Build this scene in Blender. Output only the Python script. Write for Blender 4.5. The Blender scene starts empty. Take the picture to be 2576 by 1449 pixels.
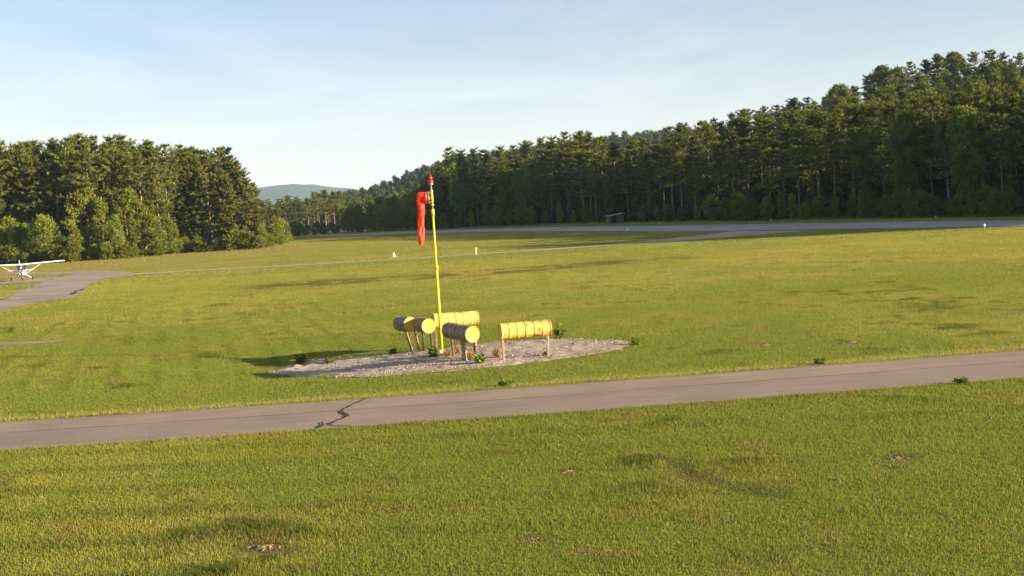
import bpy, math, random
import numpy as np
from mathutils import Vector, Matrix
from mathutils.geometry import tessellate_polygon

random.seed(7)
RNG = np.random.default_rng(11)
SC = bpy.context.scene
COL = SC.collection
R = math.radians

# ------------------------------------------------------------------ camera
W0, H0, F0 = 2576.0, 1449.0, 2760.0
CAM_Z = 5.07
PITCH, ROLL = R(3.83), R(3.5)
_F = np.array([0, math.cos(PITCH), -math.sin(PITCH)])
_U0 = np.array([0, math.sin(PITCH), math.cos(PITCH)])
_R0 = np.array([1.0, 0, 0])
CR = _R0 * math.cos(ROLL) - _U0 * math.sin(ROLL)
CU = _U0 * math.cos(ROLL) + _R0 * math.sin(ROLL)
CAM = np.array([0, 0, CAM_Z])
cam_d = bpy.data.cameras.new('camera')
cam = bpy.data.objects.new('camera', cam_d)
COL.objects.link(cam)
cam_d.sensor_width = 36
cam_d.lens = 36 * F0 / W0
cam_d.clip_start = 0.1
cam_d.clip_end = 30000
M = Matrix(((CR[0], CU[0], -_F[0], 0), (CR[1], CU[1], -_F[1], 0), (CR[2], CU[2], -_F[2], CAM_Z), (0, 0, 0, 1)))
cam.matrix_world = M
SC.camera = cam


def ray(x, y):
    return _F + CR * ((x - W0 / 2) / F0) - CU * ((y - H0 / 2) / F0)


# ------------------------------------------------------------------ terrain
def g(X, Y):
    X = np.asarray(X, float); Y = np.asarray(Y, float)
    v = 0.008 * 40 * np.logaddexp(0, (Y - 150) / 40)
    far = 3.8 * np.tanh(v / 3.8)
    dip = -0.50 * np.exp(-(((X + 9.5) / 5.5) ** 2 + ((Y - 41.5) / 5.0) ** 2))
    hill = 42 * np.exp(-(((X - 250) / 135) ** 2 + ((Y - 450) / 140) ** 2))
    return far + dip + hill


def gz(X, Y):
    return float(g(X, Y))


def at(x, y, lift=0.0):
    d = ray(x, y)
    t0, t1 = 8.0, 9.0
    while t1 < 3000:
        p = CAM + d * t1
        if p[2] < gz(p[0], p[1]) + lift:
            break
        t0 = t1; t1 *= 1.03
    for _ in range(30):
        tm = (t0 + t1) / 2
        p = CAM + d * tm
        if p[2] < gz(p[0], p[1]) + lift:
            t1 = tm
        else:
            t0 = tm
    p = CAM + d * t1
    return Vector((p[0], p[1], gz(p[0], p[1]) + lift))


def pt(x, y, Y):
    d = ray(x, y)
    p = CAM + d * (Y / d[1])
    return Vector(p)


def lerp_list(lst, x):
    xs = [a[0] for a in lst]; ys = [a[1] for a in lst]
    return float(np.interp(x, xs, ys))


# ------------------------------------------------------------------ value noise
def _hash(ix, iy, s):
    n = (ix.astype(np.int64) * 374761393 + iy.astype(np.int64) * 668265263 + s * 1442695041) & 0x7fffffff
    n = (n ^ (n >> 13)) * 1274126177 & 0x7fffffff
    return ((n ^ (n >> 16)) & 0xffff) / 65535.0


def vnoise(X, Y, s=0):
    X = np.asarray(X, float); Y = np.asarray(Y, float)
    ix = np.floor(X); iy = np.floor(Y)
    fx = X - ix; fy = Y - iy
    fx = fx * fx * (3 - 2 * fx); fy = fy * fy * (3 - 2 * fy)
    a = _hash(ix, iy, s); b = _hash(ix + 1, iy, s); c = _hash(ix, iy + 1, s); d = _hash(ix + 1, iy + 1, s)
    return (a * (1 - fx) + b * fx) * (1 - fy) + (c * (1 - fx) + d * fx) * fy


def fbm(X, Y, s=0, o=4):
    t = 0; a = 0.5; n = 0
    for k in range(o):
        t = t + a * vnoise(X * 2 ** k, Y * 2 ** k, s + k * 17); n += a; a *= 0.55
    return t / n


def sstep(a, b, x):
    t = np.clip((x - a) / (b - a), 0, 1)
    return t * t * (3 - 2 * t)


# ------------------------------------------------------------------ helpers
def tag(o, label=None, cat=None, group=None, kind=None):
    if label: o['label'] = label
    if cat: o['category'] = cat
    if group: o['group'] = group
    if kind: o['kind'] = kind
    return o


def empty(name, loc, rz=0.0):
    o = bpy.data.objects.new(name, None)
    o.empty_display_size = 0.2
    COL.objects.link(o)
    o.location = loc; o.rotation_euler = (0, 0, rz)
    return o


def link_mesh(name, me, mat, parent=None):
    o = bpy.data.objects.new(name, me)
    COL.objects.link(o)
    if mat is not None and len(me.materials) == 0:
        me.materials.append(mat)
    if parent is not None:
        o.parent = parent
    return o


def np_mesh(name, verts, tris=None, quads=None, smooth=False):
    """fast mesh from numpy arrays"""
    me = bpy.data.meshes.new(name)
    verts = np.asarray(verts, np.float32)
    nt = 0 if tris is None else len(tris)
    nq = 0 if quads is None else len(quads)
    loops = []
    if nt: loops.append(np.asarray(tris, np.int32).ravel())
    if nq: loops.append(np.asarray(quads, np.int32).ravel())
    loops = np.concatenate(loops)
    me.vertices.add(len(verts)); me.vertices.foreach_set('co', verts.ravel())
    me.loops.add(len(loops)); me.loops.foreach_set('vertex_index', loops)
    me.polygons.add(nt + nq)
    starts = np.concatenate([np.arange(nt) * 3, nt * 3 + np.arange(nq) * 4]).astype(np.int32)
    me.polygons.foreach_set('loop_start', starts)
    if smooth:
        me.polygons.foreach_set('use_smooth', np.ones(nt + nq, bool))
    me.update(calc_edges=True)
    return me


def set_col(me, name, rgb):
    a = me.color_attributes.new(name, 'FLOAT_COLOR', 'POINT')
    d = np.ones((len(rgb), 4), np.float32); d[:, :3] = rgb
    a.data.foreach_set('color', d.ravel())


def set_val(me, name, v):
    a = me.attributes.new(name, 'FLOAT', 'POINT')
    a.data.foreach_set('value', np.asarray(v, np.float32))


class MB:
    def __init__(s):
        s.v = []; s.f = []; s.sm = []

    def add(s, vs, fs, sm=False):
        b = len(s.v)
        s.v += [tuple(p) for p in vs]
        for f in fs:
            s.f.append(tuple(b + i for i in f)); s.sm.append(sm)

    def box(s, c, size, rot=None, bev=0.0):
        x, y, z = [k / 2 for k in size]
        b = min(bev, x * .9, y * .9, z * .9)
        vs = []; fs = []
        if b <= 0:
            vs = [Vector((i * x, j * y, k * z)) for k in (-1, 1) for j in (-1, 1) for i in (-1, 1)]
            fs = [(0, 2, 3, 1), (4, 5, 7, 6), (0, 1, 5, 4), (2, 6, 7, 3), (0, 4, 6, 2), (1, 3, 7, 5)]
        else:
            def ringz(zz, ins):
                X = x - ins; Y = y - ins
                return [Vector(p + (zz,)) for p in ((-X + b, -Y), (X - b, -Y), (X, -Y + b), (X, Y - b), (X - b, Y), (-X + b, Y), (-X, Y - b), (-X, -Y + b))]
            for zz, ins in ((-z, b * .7), (-z + b, 0), (z - b, 0), (z, b * .7)):
                vs += ringz(zz, ins)
            for r in range(3):
                for i in range(8):
                    fs.append((r * 8 + i, r * 8 + (i + 1) % 8, r * 8 + 8 + (i + 1) % 8, r * 8 + 8 + i))
            fs.append(tuple(reversed(range(8)))); fs.append(tuple(range(24, 32)))
        c = Vector(c)
        if rot is not None: vs = [rot @ p for p in vs]
        s.add([p + c for p in vs], fs)

    def rings(s, rings, cap=(True, True), closed=True, sm=True):
        n = len(rings[0]); vs = [p for r in rings for p in r]; fs = []
        for r in range(len(rings) - 1):
            for i in range(n if closed else n - 1):
                j = (i + 1) % n
                fs.append((r * n + i, r * n + j, (r + 1) * n + j, (r + 1) * n + i))
        s.add(vs, fs, sm)
        b = len(s.v) - len(vs)
        if cap[0]: s.f.append(tuple(b + i for i in reversed(range(n)))); s.sm.append(False)
        if cap[1]: s.f.append(tuple(b + (len(rings) - 1) * n + i for i in range(n))); s.sm.append(False)

    def tube(s, pts, rad, n=10, cap=(True, True), sm=True):
        pts = [Vector(p) for p in pts]
        if not hasattr(rad, '__len__'): rad = [rad] * len(pts)
        rings = []
        up = None
        for i, p in enumerate(pts):
            a = pts[max(0, i - 1)]; b = pts[min(len(pts) - 1, i + 1)]
            t = (b - a).normalized()
            if up is None:
                up = Vector((0, 0, 1)) if abs(t.z) < .9 else Vector((1, 0, 0))
            u = (up - t * up.dot(t)).normalized(); w = t.cross(u)
            up = u
            rings.append([p + (u * math.cos(2 * math.pi * k / n) + w * math.sin(2 * math.pi * k / n)) * rad[i] for k in range(n)])
        s.rings(rings, cap, True, sm)

    def lathe(s, prof, origin, axis, n=28, cap=(False, False), sm=True):
        """prof: list of (along, radius)"""
        axis = Vector(axis).normalized(); o = Vector(origin)
        ref = Vector((0, 0, 1)) if abs(axis.z) < .9 else Vector((1, 0, 0))
        u = (ref - axis * ref.dot(axis)).normalized(); w = axis.cross(u)
        rings = [[o + axis * a + (u * math.cos(2 * math.pi * k / n) + w * math.sin(2 * math.pi * k / n)) * r for k in range(n)] for a, r in prof]
        s.rings(rings, cap, True, sm)

    def build(s, name, mat, parent=None, origin=None):
        me = bpy.data.meshes.new(name)
        off = Vector(origin) if origin is not None else Vector((0, 0, 0))
        me.from_pydata([Vector(p) - off for p in s.v], [], s.f)
        me.polygons.foreach_set('use_smooth', s.sm)
        me.update()
        o = link_mesh(name, me, mat, parent)
        if origin is not None: o.location = off
        return o


# ------------------------------------------------------------------ materials
def new_mat(name):
    m = bpy.data.materials.new(name); m.use_nodes = True
    nt = m.node_tree; nt.nodes.clear()
    out = nt.nodes.new('ShaderNodeOutputMaterial')
    return m, nt, out


def N(nt, t, **k):
    n = nt.nodes.new(t)
    for a, b in k.items():
        if a in n.inputs.keys() if not a.startswith('_') else False:
            n.inputs[a].default_value = b
        else:
            setattr(n, a.lstrip('_'), b)
    return n


def mixc(nt, fac, a, b, blend='MIX'):
    m = nt.nodes.new('ShaderNodeMix'); m.data_type = 'RGBA'; m.blend_type = blend
    for sock, val in ((m.inputs[0], fac), (m.inputs[6], a), (m.inputs[7], b)):
        if hasattr(val, 'is_output') or hasattr(val, 'links'):
            nt.links.new(val, sock)
        else:
            sock.default_value = val if not isinstance(val, tuple) or len(val) == 4 else (*val, 1)
    return m.outputs[2]


def mth(nt, op, a, b=None, clamp=False):
    m = nt.nodes.new('ShaderNodeMath'); m.operation = op; m.use_clamp = clamp
    for i, v in enumerate((a, b)):
        if v is None: continue
        if hasattr(v, 'links'): nt.links.new(v, m.inputs[i])
        else: m.inputs[i].default_value = v
    return m.outputs[0]


def noise(nt, scale, detail=4, rough=.55, vec=None, dist=0):
    n = nt.nodes.new('ShaderNodeTexNoise')
    n.inputs['Scale'].default_value = scale; n.inputs['Detail'].default_value = detail
    n.inputs['Roughness'].default_value = rough; n.inputs['Distortion'].default_value = dist
    if vec is not None: nt.links.new(vec, n.inputs['Vector'])
    return n.outputs[0]


def ramp(nt, fac, stops):
    r = nt.nodes.new('ShaderNodeValToRGB')
    el = r.color_ramp.elements
    while len(el) < len(stops): el.new(.5)
    for e, (p, c) in zip(el, stops):
        e.position = p; e.color = (*c, 1) if len(c) == 3 else c
    nt.links.new(fac, r.inputs[0])
    return r.outputs[0]


def principled(name, col, rough=.6, metal=0, spec=.4):
    m, nt, out = new_mat(name)
    b = nt.nodes.new('ShaderNodeBsdfPrincipled')
    b.inputs['Base Color'].default_value = (*col, 1); b.inputs['Roughness'].default_value = rough
    b.inputs['Metallic'].default_value = metal; b.inputs['Specular IOR Level'].default_value = spec
    nt.links.new(b.outputs[0], out.inputs[0])
    return m, nt, b


def worn(name, col, dirt, scale=8, lo=.5, hi=.7, rough=.5, metal=0, bump=0.0, spec=.4, var=.12):
    m, nt, b = principled(name, col, rough, metal, spec)
    tc = nt.nodes.new('ShaderNodeTexCoord')
    n1 = noise(nt, scale, 6, .65, tc.outputs['Object'])
    n2 = noise(nt, scale * 4.3, 3, .6, tc.outputs['Object'])
    f = ramp(nt, n1, [(lo, (0, 0, 0)), (hi, (1, 1, 1))])
    base = mixc(nt, n2, tuple(c * (1 - var) for c in col), tuple(min(1, c * (1 + var)) for c in col))
    c = mixc(nt, f, base, dirt)
    nt.links.new(c, b.inputs['Base Color'])
    if bump:
        bp = nt.nodes.new('ShaderNodeBump'); bp.inputs['Strength'].default_value = bump; bp.inputs['Distance'].default_value = .02
        nt.links.new(n2, bp.inputs['Height']); nt.links.new(bp.outputs[0], b.inputs['Normal'])
    return m


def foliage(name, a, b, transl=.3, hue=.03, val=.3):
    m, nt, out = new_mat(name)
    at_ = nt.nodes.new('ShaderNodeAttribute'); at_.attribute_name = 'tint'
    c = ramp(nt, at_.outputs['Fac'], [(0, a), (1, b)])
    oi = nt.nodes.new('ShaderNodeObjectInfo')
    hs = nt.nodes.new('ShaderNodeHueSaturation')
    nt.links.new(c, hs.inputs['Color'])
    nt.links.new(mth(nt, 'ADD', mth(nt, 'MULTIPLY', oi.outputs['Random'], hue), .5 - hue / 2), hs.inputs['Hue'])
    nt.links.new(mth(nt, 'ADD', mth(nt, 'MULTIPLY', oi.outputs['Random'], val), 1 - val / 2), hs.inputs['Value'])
    d = nt.nodes.new('ShaderNodeBsdfDiffuse'); t = nt.nodes.new('ShaderNodeBsdfTranslucent')
    nt.links.new(hs.outputs[0], d.inputs[0])
    tcx = mixc(nt, 1.0, hs.outputs[0], (1.0, .95, .45), 'MULTIPLY')
    nt.links.new(tcx, t.inputs[0])
    mx = nt.nodes.new('ShaderNodeMixShader'); mx.inputs[0].default_value = transl
    nt.links.new(d.outputs[0], mx.inputs[1]); nt.links.new(t.outputs[0], mx.inputs[2])
    nt.links.new(mx.outputs[0], out.inputs[0])
    return m


def attr_leaf(name, transl=.35):
    m, nt, out = new_mat(name)
    a = nt.nodes.new('ShaderNodeAttribute'); a.attribute_name = 'col'
    d = nt.nodes.new('ShaderNodeBsdfDiffuse'); t = nt.nodes.new('ShaderNodeBsdfTranslucent')
    nt.links.new(a.outputs['Color'], d.inputs[0]); nt.links.new(a.outputs['Color'], t.inputs[0])
    mx = nt.nodes.new('ShaderNodeMixShader'); mx.inputs[0].default_value = transl
    nt.links.new(d.outputs[0], mx.inputs[1]); nt.links.new(t.outputs[0], mx.inputs[2])
    nt.links.new(mx.outputs[0], out.inputs[0])
    return m


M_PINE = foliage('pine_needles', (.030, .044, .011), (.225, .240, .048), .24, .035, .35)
M_SPRUCE = foliage('spruce_needles', (.018, .032, .014), (.07, .10, .03), .15, .02, .3)
M_LEAF = foliage('young_leaves', (.09, .12, .015), (.29, .31, .05), .36, .05, .3)
M_BUSH = foliage('bush_leaves', (.06, .088, .013), (.23, .25, .042), .33, .05, .3)
M_WOODS = foliage('wood_canopy', (.022, .035, .009), (.13, .14, .030), .2, .0, .0)
M_WEED = foliage('weed_leaves', (.07, .105, .020), (.20, .24, .045), .3, .03, .3)
M_STRAW = foliage('straw', (.22, .15, .06), (.42, .32, .14), .3, .03, .3)
M_BARK = worn('bark', (.20, .125, .085), (.08, .055, .04), 3, .4, .65, .9)
M_BARK_PALE = worn('pale_bark', (.28, .20, .145), (.10, .075, .055), 3, .4, .65, .9)
M_GRASS = attr_leaf('grass_blades', .52)
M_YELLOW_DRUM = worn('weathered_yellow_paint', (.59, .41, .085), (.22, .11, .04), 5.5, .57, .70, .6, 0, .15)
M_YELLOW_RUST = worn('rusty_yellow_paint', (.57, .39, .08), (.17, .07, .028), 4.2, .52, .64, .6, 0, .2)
M_GREY_BROWN_DRUM = worn('grey_brown_drum_paint', (.30, .225, .12), (.12, .085, .06), 4.5, .38, .62, .55, 0, .2)  # dull grey-brown bodies, darker than the yellow of the other drums and lids
M_YELLOW_LID = worn('yellow_lid_paint', (.58, .385, .055), (.28, .13, .04), 7, .62, .73, .6, 0, .1)
M_POLE_Y = worn('yellow_pole_paint', (.56, .47, .03), (.36, .23, .03), 6, .6, .75, .45)
M_POST = worn('weathered_wood_post', (.36, .29, .21), (.17, .13, .09), 6, .4, .7, .85, 0, .3)
M_GALV = worn('galvanised_steel', (.45, .44, .42), (.25, .22, .2), 12, .5, .8, .45, .6)
M_CONC = worn('concrete', (.62, .58, .52), (.35, .31, .26), 7, .45, .75, .9, 0, .3)
M_RED = worn('red_lens', (.62, .035, .02), (.4, .02, .015), 10, .5, .8, .2)
M_WHITE = worn('white_paint', (.80, .79, .76), (.6, .57, .52), 2, .6, .85, .35)
M_BLUE = principled('blue_paint', (.03, .06, .22), .3)[0]
M_GLASS = principled('cabin_glass', (.015, .03, .05), .08, 0, .8)[0]
M_TYRE = principled('tyre_rubber', (.02, .02, .02), .8)[0]
M_DARK = principled('dark_metal', (.03, .03, .035), .5)[0]
M_BROWN = worn('brown_boards', (.17, .10, .07), (.09, .055, .04), 4, .4, .7, .85)
M_ROOFM = worn('metal_roof', (.42, .42, .43), (.25, .22, .2), 3, .5, .8, .5)
M_MARK = worn('pale_marker_paint', (.72, .67, .5), (.4, .34, .22), 9, .5, .8, .6)
M_MARKY = worn('yellow_marker_paint', (.62, .45, .14), (.32, .22, .09), 9, .5, .8, .6)


def sock_mat():
    m, nt, out = new_mat('windsock_nylon')
    tc = nt.nodes.new('ShaderNodeTexCoord')
    n1 = noise(nt, 5, 4, .6, tc.outputs['Object'])
    c = mixc(nt, n1, (.72, .03, .014), (.92, .12, .03))
    d = nt.nodes.new('ShaderNodeBsdfPrincipled'); d.inputs['Roughness'].default_value = .55
    t = nt.nodes.new('ShaderNodeBsdfTranslucent')
    nt.links.new(c, d.inputs['Base Color']); nt.links.new(c, t.inputs[0])
    bp = nt.nodes.new('ShaderNodeBump'); bp.inputs['Strength'].default_value = .5; bp.inputs['Distance'].default_value = .05
    nt.links.new(noise(nt, 9, 3, .6, tc.outputs['Object'], 1.0), bp.inputs['Height'])
    nt.links.new(bp.outputs[0], d.inputs['Normal'])
    mx = nt.nodes.new('ShaderNodeMixShader'); mx.inputs[0].default_value = .4
    nt.links.new(d.outputs[0], mx.inputs[1]); nt.links.new(t.outputs[0], mx.inputs[2])
    nt.links.new(mx.outputs[0], out.inputs[0])
    return m


M_SOCK = sock_mat()


def asphalt(name, base, dark, light, sc=1.0, bump=.4):
    m, nt, b = principled(name, base, .9, 0, .25)
    g_ = nt.nodes.new('ShaderNodeNewGeometry')
    n1 = noise(nt, .35 * sc, 5, .6, g_.outputs['Position'])
    n2 = noise(nt, 38 * sc, 2, .7, g_.outputs['Position'])
    n3 = noise(nt, 3.1 * sc, 4, .7, g_.outputs['Position'])
    c = ramp(nt, n1, [(.3, dark), (.5, base), (.72, light)])
    c = mixc(nt, mth(nt, 'MULTIPLY', n3, .35), c, dark)
    sp = ramp(nt, n2, [(.32, (.62, .62, .62)), (.5, (1, 1, 1)), (.68, (1.3, 1.3, 1.3))])
    c = mixc(nt, 1.0, c, sp, 'MULTIPLY')
    nt.links.new(c, b.inputs['Base Color'])
    bp = nt.nodes.new('ShaderNodeBump'); bp.inputs['Strength'].default_value = bump; bp.inputs['Distance'].default_value = .012
    nt.links.new(n2, bp.inputs['Height']); nt.links.new(bp.outputs[0], b.inputs['Normal'])
    return m


M_TAXI = asphalt('taxiway_asphalt', (.272, .208, .152), (.225, .173, .128), (.315, .242, .180), 1.0, .5)
M_APRON = asphalt('apron_asphalt', (.33, .252, .19), (.24, .184, .14), (.40, .31, .24), .5, .6)
M_RUNWAY = asphalt('runway_asphalt', (.33, .30, .275), (.27, .245, .225), (.39, .355, .325), .4, .4)
M_PATH = asphalt('path_dirt', (.38, .30, .19), (.30, .245, .12), (.46, .37, .25), .3, .5)
M_GRAVEL = asphalt('gravel', (.385, .305, .23), (.26, .205, .155), (.49, .395, .31), 1.2, 1.0)
M_STONE = asphalt('stone', (.34, .27, .21), (.22, .175, .14), (.43, .35, .28), 2.0, .5)
M_CRACK = principled('tar_crack', (.035, .028, .024), .9)[0]
M_SEAM = principled('paving_seam', (.15, .10, .065), .9)[0]


def ground_mat():
    m, nt, out = new_mat('lawn_ground')
    b = nt.nodes.new('ShaderNodeBsdfDiffuse')
    a = nt.nodes.new('ShaderNodeAttribute'); a.attribute_name = 'col'
    g_ = nt.nodes.new('ShaderNodeNewGeometry')
    n2 = noise(nt, 2.2, 5, .7, g_.outputs['Position'])
    n3 = noise(nt, 14, 3, .7, g_.outputs['Position'])
    v = ramp(nt, n2, [(.3, (.72, .72, .7)), (.5, (1, 1, 1)), (.7, (1.22, 1.2, 1.1))])
    c = mixc(nt, 1.0, a.outputs['Color'], v, 'MULTIPLY')
    nt.links.new(c, b.inputs[0])
    bp = nt.nodes.new('ShaderNodeBump'); bp.inputs['Strength'].default_value = .8; bp.inputs['Distance'].default_value = .08
    nt.links.new(n3, bp.inputs['Height']); nt.links.new(bp.outputs[0], b.inputs['Normal'])
    nt.links.new(b.outputs[0], out.inputs[0])
    return m


M_GROUND = ground_mat()

# ------------------------------------------------------------------ paved shapes in plan
def px_poly(pts):
    return [tuple(at(x, y))[:2] for x, y in pts]


def fit_line(pts):
    P = np.array([tuple(at(x, y))[:2] for x, y in pts])
    k = np.polyfit(P[:, 0], P[:, 1], 2)
    return k


K_FAR = fit_line([(0, 1062), (500, 1031), (900, 1005), (1288, 976), (1928, 930), (2576, 881)])
K_NEAR = fit_line([(0, 1136), (500, 1103), (790, 1082), (1288, 1048), (1928, 1005), (2576, 952)])
K_SEAM = fit_line([(0, 1091), (850, 1035), (1288, 1001), (1938, 960), (2576, 908)])


def quad_at(k, X):
    # quadratic inside the view, straight beyond it
    X = np.asarray(X, float); Xc = np.clip(X, -18, 20)
    y = np.polyval(k, Xc); s = np.polyval(np.polyder(k), Xc)
    return y + s * (X - Xc)


GRAVEL_PX = [(676, 938), (700, 944), (750, 948), (820, 950), (906, 950), (1021, 944), (1135, 936), (1279, 921), (1422, 904), (1508, 890),
             (1560, 880), (1594, 868), (1591, 861), (1560, 856), (1500, 853), (1450, 851), (1336, 855), (1215, 865), (1118, 876), (1021, 884),
             (950, 890), (870, 900), (800, 907), (745, 913), (708, 923)]
APRON_PX = [(195, 683), (91, 685), (-90, 690), (-90, 694), (91, 690), (189, 691), (160, 696), (110, 699), (0, 705.5), (-90, 710), (-90, 719),
            (0, 715), (104, 709.5), (99, 715), (56, 732), (33, 741), (0, 754), (-90, 785), (-90, 815), (0, 783), (91, 762), (130, 758), (167, 752), (195, 745),
            (213, 733.6), (224, 718), (240, 709), (260, 700), (300, 696), (335, 694.5), (340, 690), (319, 683), (273, 681.5)]
PATH_UP = [(325, 689), (600, 673.5), (800, 663), (1000, 651.5), (1198, 638.5), (1400, 625), (1550, 613.5), (1680, 601), (1800, 588), (1850, 582)]
PATH_LO = [(325, 692), (600, 676), (800, 665.5), (1000, 654), (1198, 641), (1400, 628), (1600, 613.5), (1750, 603.5), (1900, 591.5), (2050, 580)]
RUN_UP = [(760, 593.3), (850, 591), (1000, 583.5), (1100, 580), (1300, 574), (1500, 570.5), (1700, 568), (1900, 564.5), (2100, 561.5), (2300, 558.5), (2576, 555), (2850, 550)]
RUN_LO = [(760, 595.2), (850, 594), (1000, 588.5), (1100, 586.5), (1300, 582.5), (1500, 581.5), (1650, 583), (1750, 583), (1900, 580.5), (2100, 577), (2300, 574), (2576, 569.5), (2850, 566)]
SLAB_PX = [(-120, 869), (0, 868), (100, 864.5), (158, 859), (162, 857), (120, 857), (0, 861.5), (-120, 865)]


def resample(pts, n):
    P = np.array(pts, float)
    d = np.concatenate([[0], np.cumsum(np.linalg.norm(np.diff(P, axis=0), axis=1))])
    t = np.linspace(0, d[-1], n)
    return np.stack([np.interp(t, d, P[:, 0]), np.interp(t, d, P[:, 1])], 1)


def rough_edges(poly, step, amp, seed):
    """resample a closed plan polygon and roughen it a little"""
    P = list(poly) + [poly[0]]
    out = []
    for a, b in zip(P[:-1], P[1:]):
        L = math.hypot(b[0] - a[0], b[1] - a[1]); n = max(1, int(L / step))
        for i in range(n):
            t = i / n
            x = a[0] + (b[0] - a[0]) * t; y = a[1] + (b[1] - a[1]) * t
            out.append((x + amp * (float(vnoise(x / step * .6, y / step * .6, seed)) - .5) * 2, y + amp * (float(vnoise(x / step * .6, y / step * .6, seed + 5)) - .5) * 2))
    return out


GRAVEL = rough_edges(px_poly(GRAVEL_PX), .3, .26, 3)
APRON = rough_edges(px_poly(APRON_PX), 1.2, .35, 7)
SLAB = rough_edges(px_poly(SLAB_PX), .5, .08, 9)
PATH_L = resample(px_poly(PATH_UP), 60); PATH_R = resample(px_poly(PATH_LO), 60)
RUN_L = resample(px_poly(RUN_UP), 80); RUN_R = resample(px_poly(RUN_LO), 80)


def inside(poly, X, Y):
    P = np.array(poly); n = len(P)
    res = np.zeros(len(X), bool)
    x0, y0 = P.min(0); x1, y1 = P.max(0)
    idx = np.where((X >= x0) & (X <= x1) & (Y >= y0) & (Y <= y1))[0]
    if len(idx) == 0: return res
    x = X[idx]; y = Y[idx]; r = np.zeros(len(idx), bool)
    for i in range(n):
        xa, ya = P[i]; xb, yb = P[(i + 1) % n]
        c = (ya > y) != (yb > y)
        if ya != yb:
            r ^= c & (x < (xb - xa) * (y - ya) / (yb - ya) + xa)
    res[idx] = r
    return res


def paved(X, Y, edge=0.0):
    m = (Y > quad_at(K_NEAR, X) + edge) & (Y < quad_at(K_FAR, X) - edge)
    m |= inside(GRAVEL, X, Y) | inside(APRON, X, Y) | inside(SLAB, X, Y)
    m |= inside(np.concatenate([RUN_L, RUN_R[::-1]]), X, Y)
    return m


def on_path(X, Y):
    return inside(np.concatenate([PATH_L, PATH_R[::-1]]), X, Y)


# ------------------------------------------------------------------ colour of the lawn
ARC = np.array([tuple(at(x, y))[:2] for x, y in [(1700, 1158), (1712, 1180), (1735, 1198), (1765, 1212), (1800, 1219), (1850, 1230), (1905, 1241), (1960, 1246)]])
BARE = np.array([tuple(at(x, y))[:2] for x, y in [(745, 716), (850, 709), (950, 703), (1050, 697), (1150, 691), (1300, 680), (1400, 672), (1500, 664), (1620, 655)]])
BANK = np.array([tuple(at(x, y))[:2] for x, y in [(150, 661), (260, 656), (330, 651), (430, 641), (520, 634), (620, 629), (735, 622)]])
DIRT_PX = [(1427, 1187, .22), (1932, 1146, .2), (2258, 1153, .3), (660, 1380, .4), (1340, 1357, .3), (700, 1388, .35), (1925, 868, .3), (2141, 861, .3), (2106, 872, .15), (1880, 878, .15), (620, 1383, .2),
           (2700, 1200, .3), (2230, 1180, .2), (28, 830, .3), (2400, 770, .3), (2500, 800, .3), (2350, 735, .4)]
DIRT = [(*tuple(at(x, y))[:2], r) for x, y, r in DIRT_PX if x < 2600]


def poly_dist(X, Y, P):
    d = np.full(len(X), 1e9)
    for a, b in zip(P[:-1], P[1:]):
        ab = b - a; L2 = ab @ ab
        t = np.clip(((X - a[0]) * ab[0] + (Y - a[1]) * ab[1]) / L2, 0, 1)
        d = np.minimum(d, np.hypot(X - a[0] - t * ab[0], Y - a[1] - t * ab[1]))
    return d


GREEN = np.array((.202, .240, .042)); YEL = np.array((.330, .308, .070)); STRAW = np.array((.30, .215, .085))
DEEP = np.array((.095, .130, .022)); SOIL = np.array((.13, .085, .045))


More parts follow.
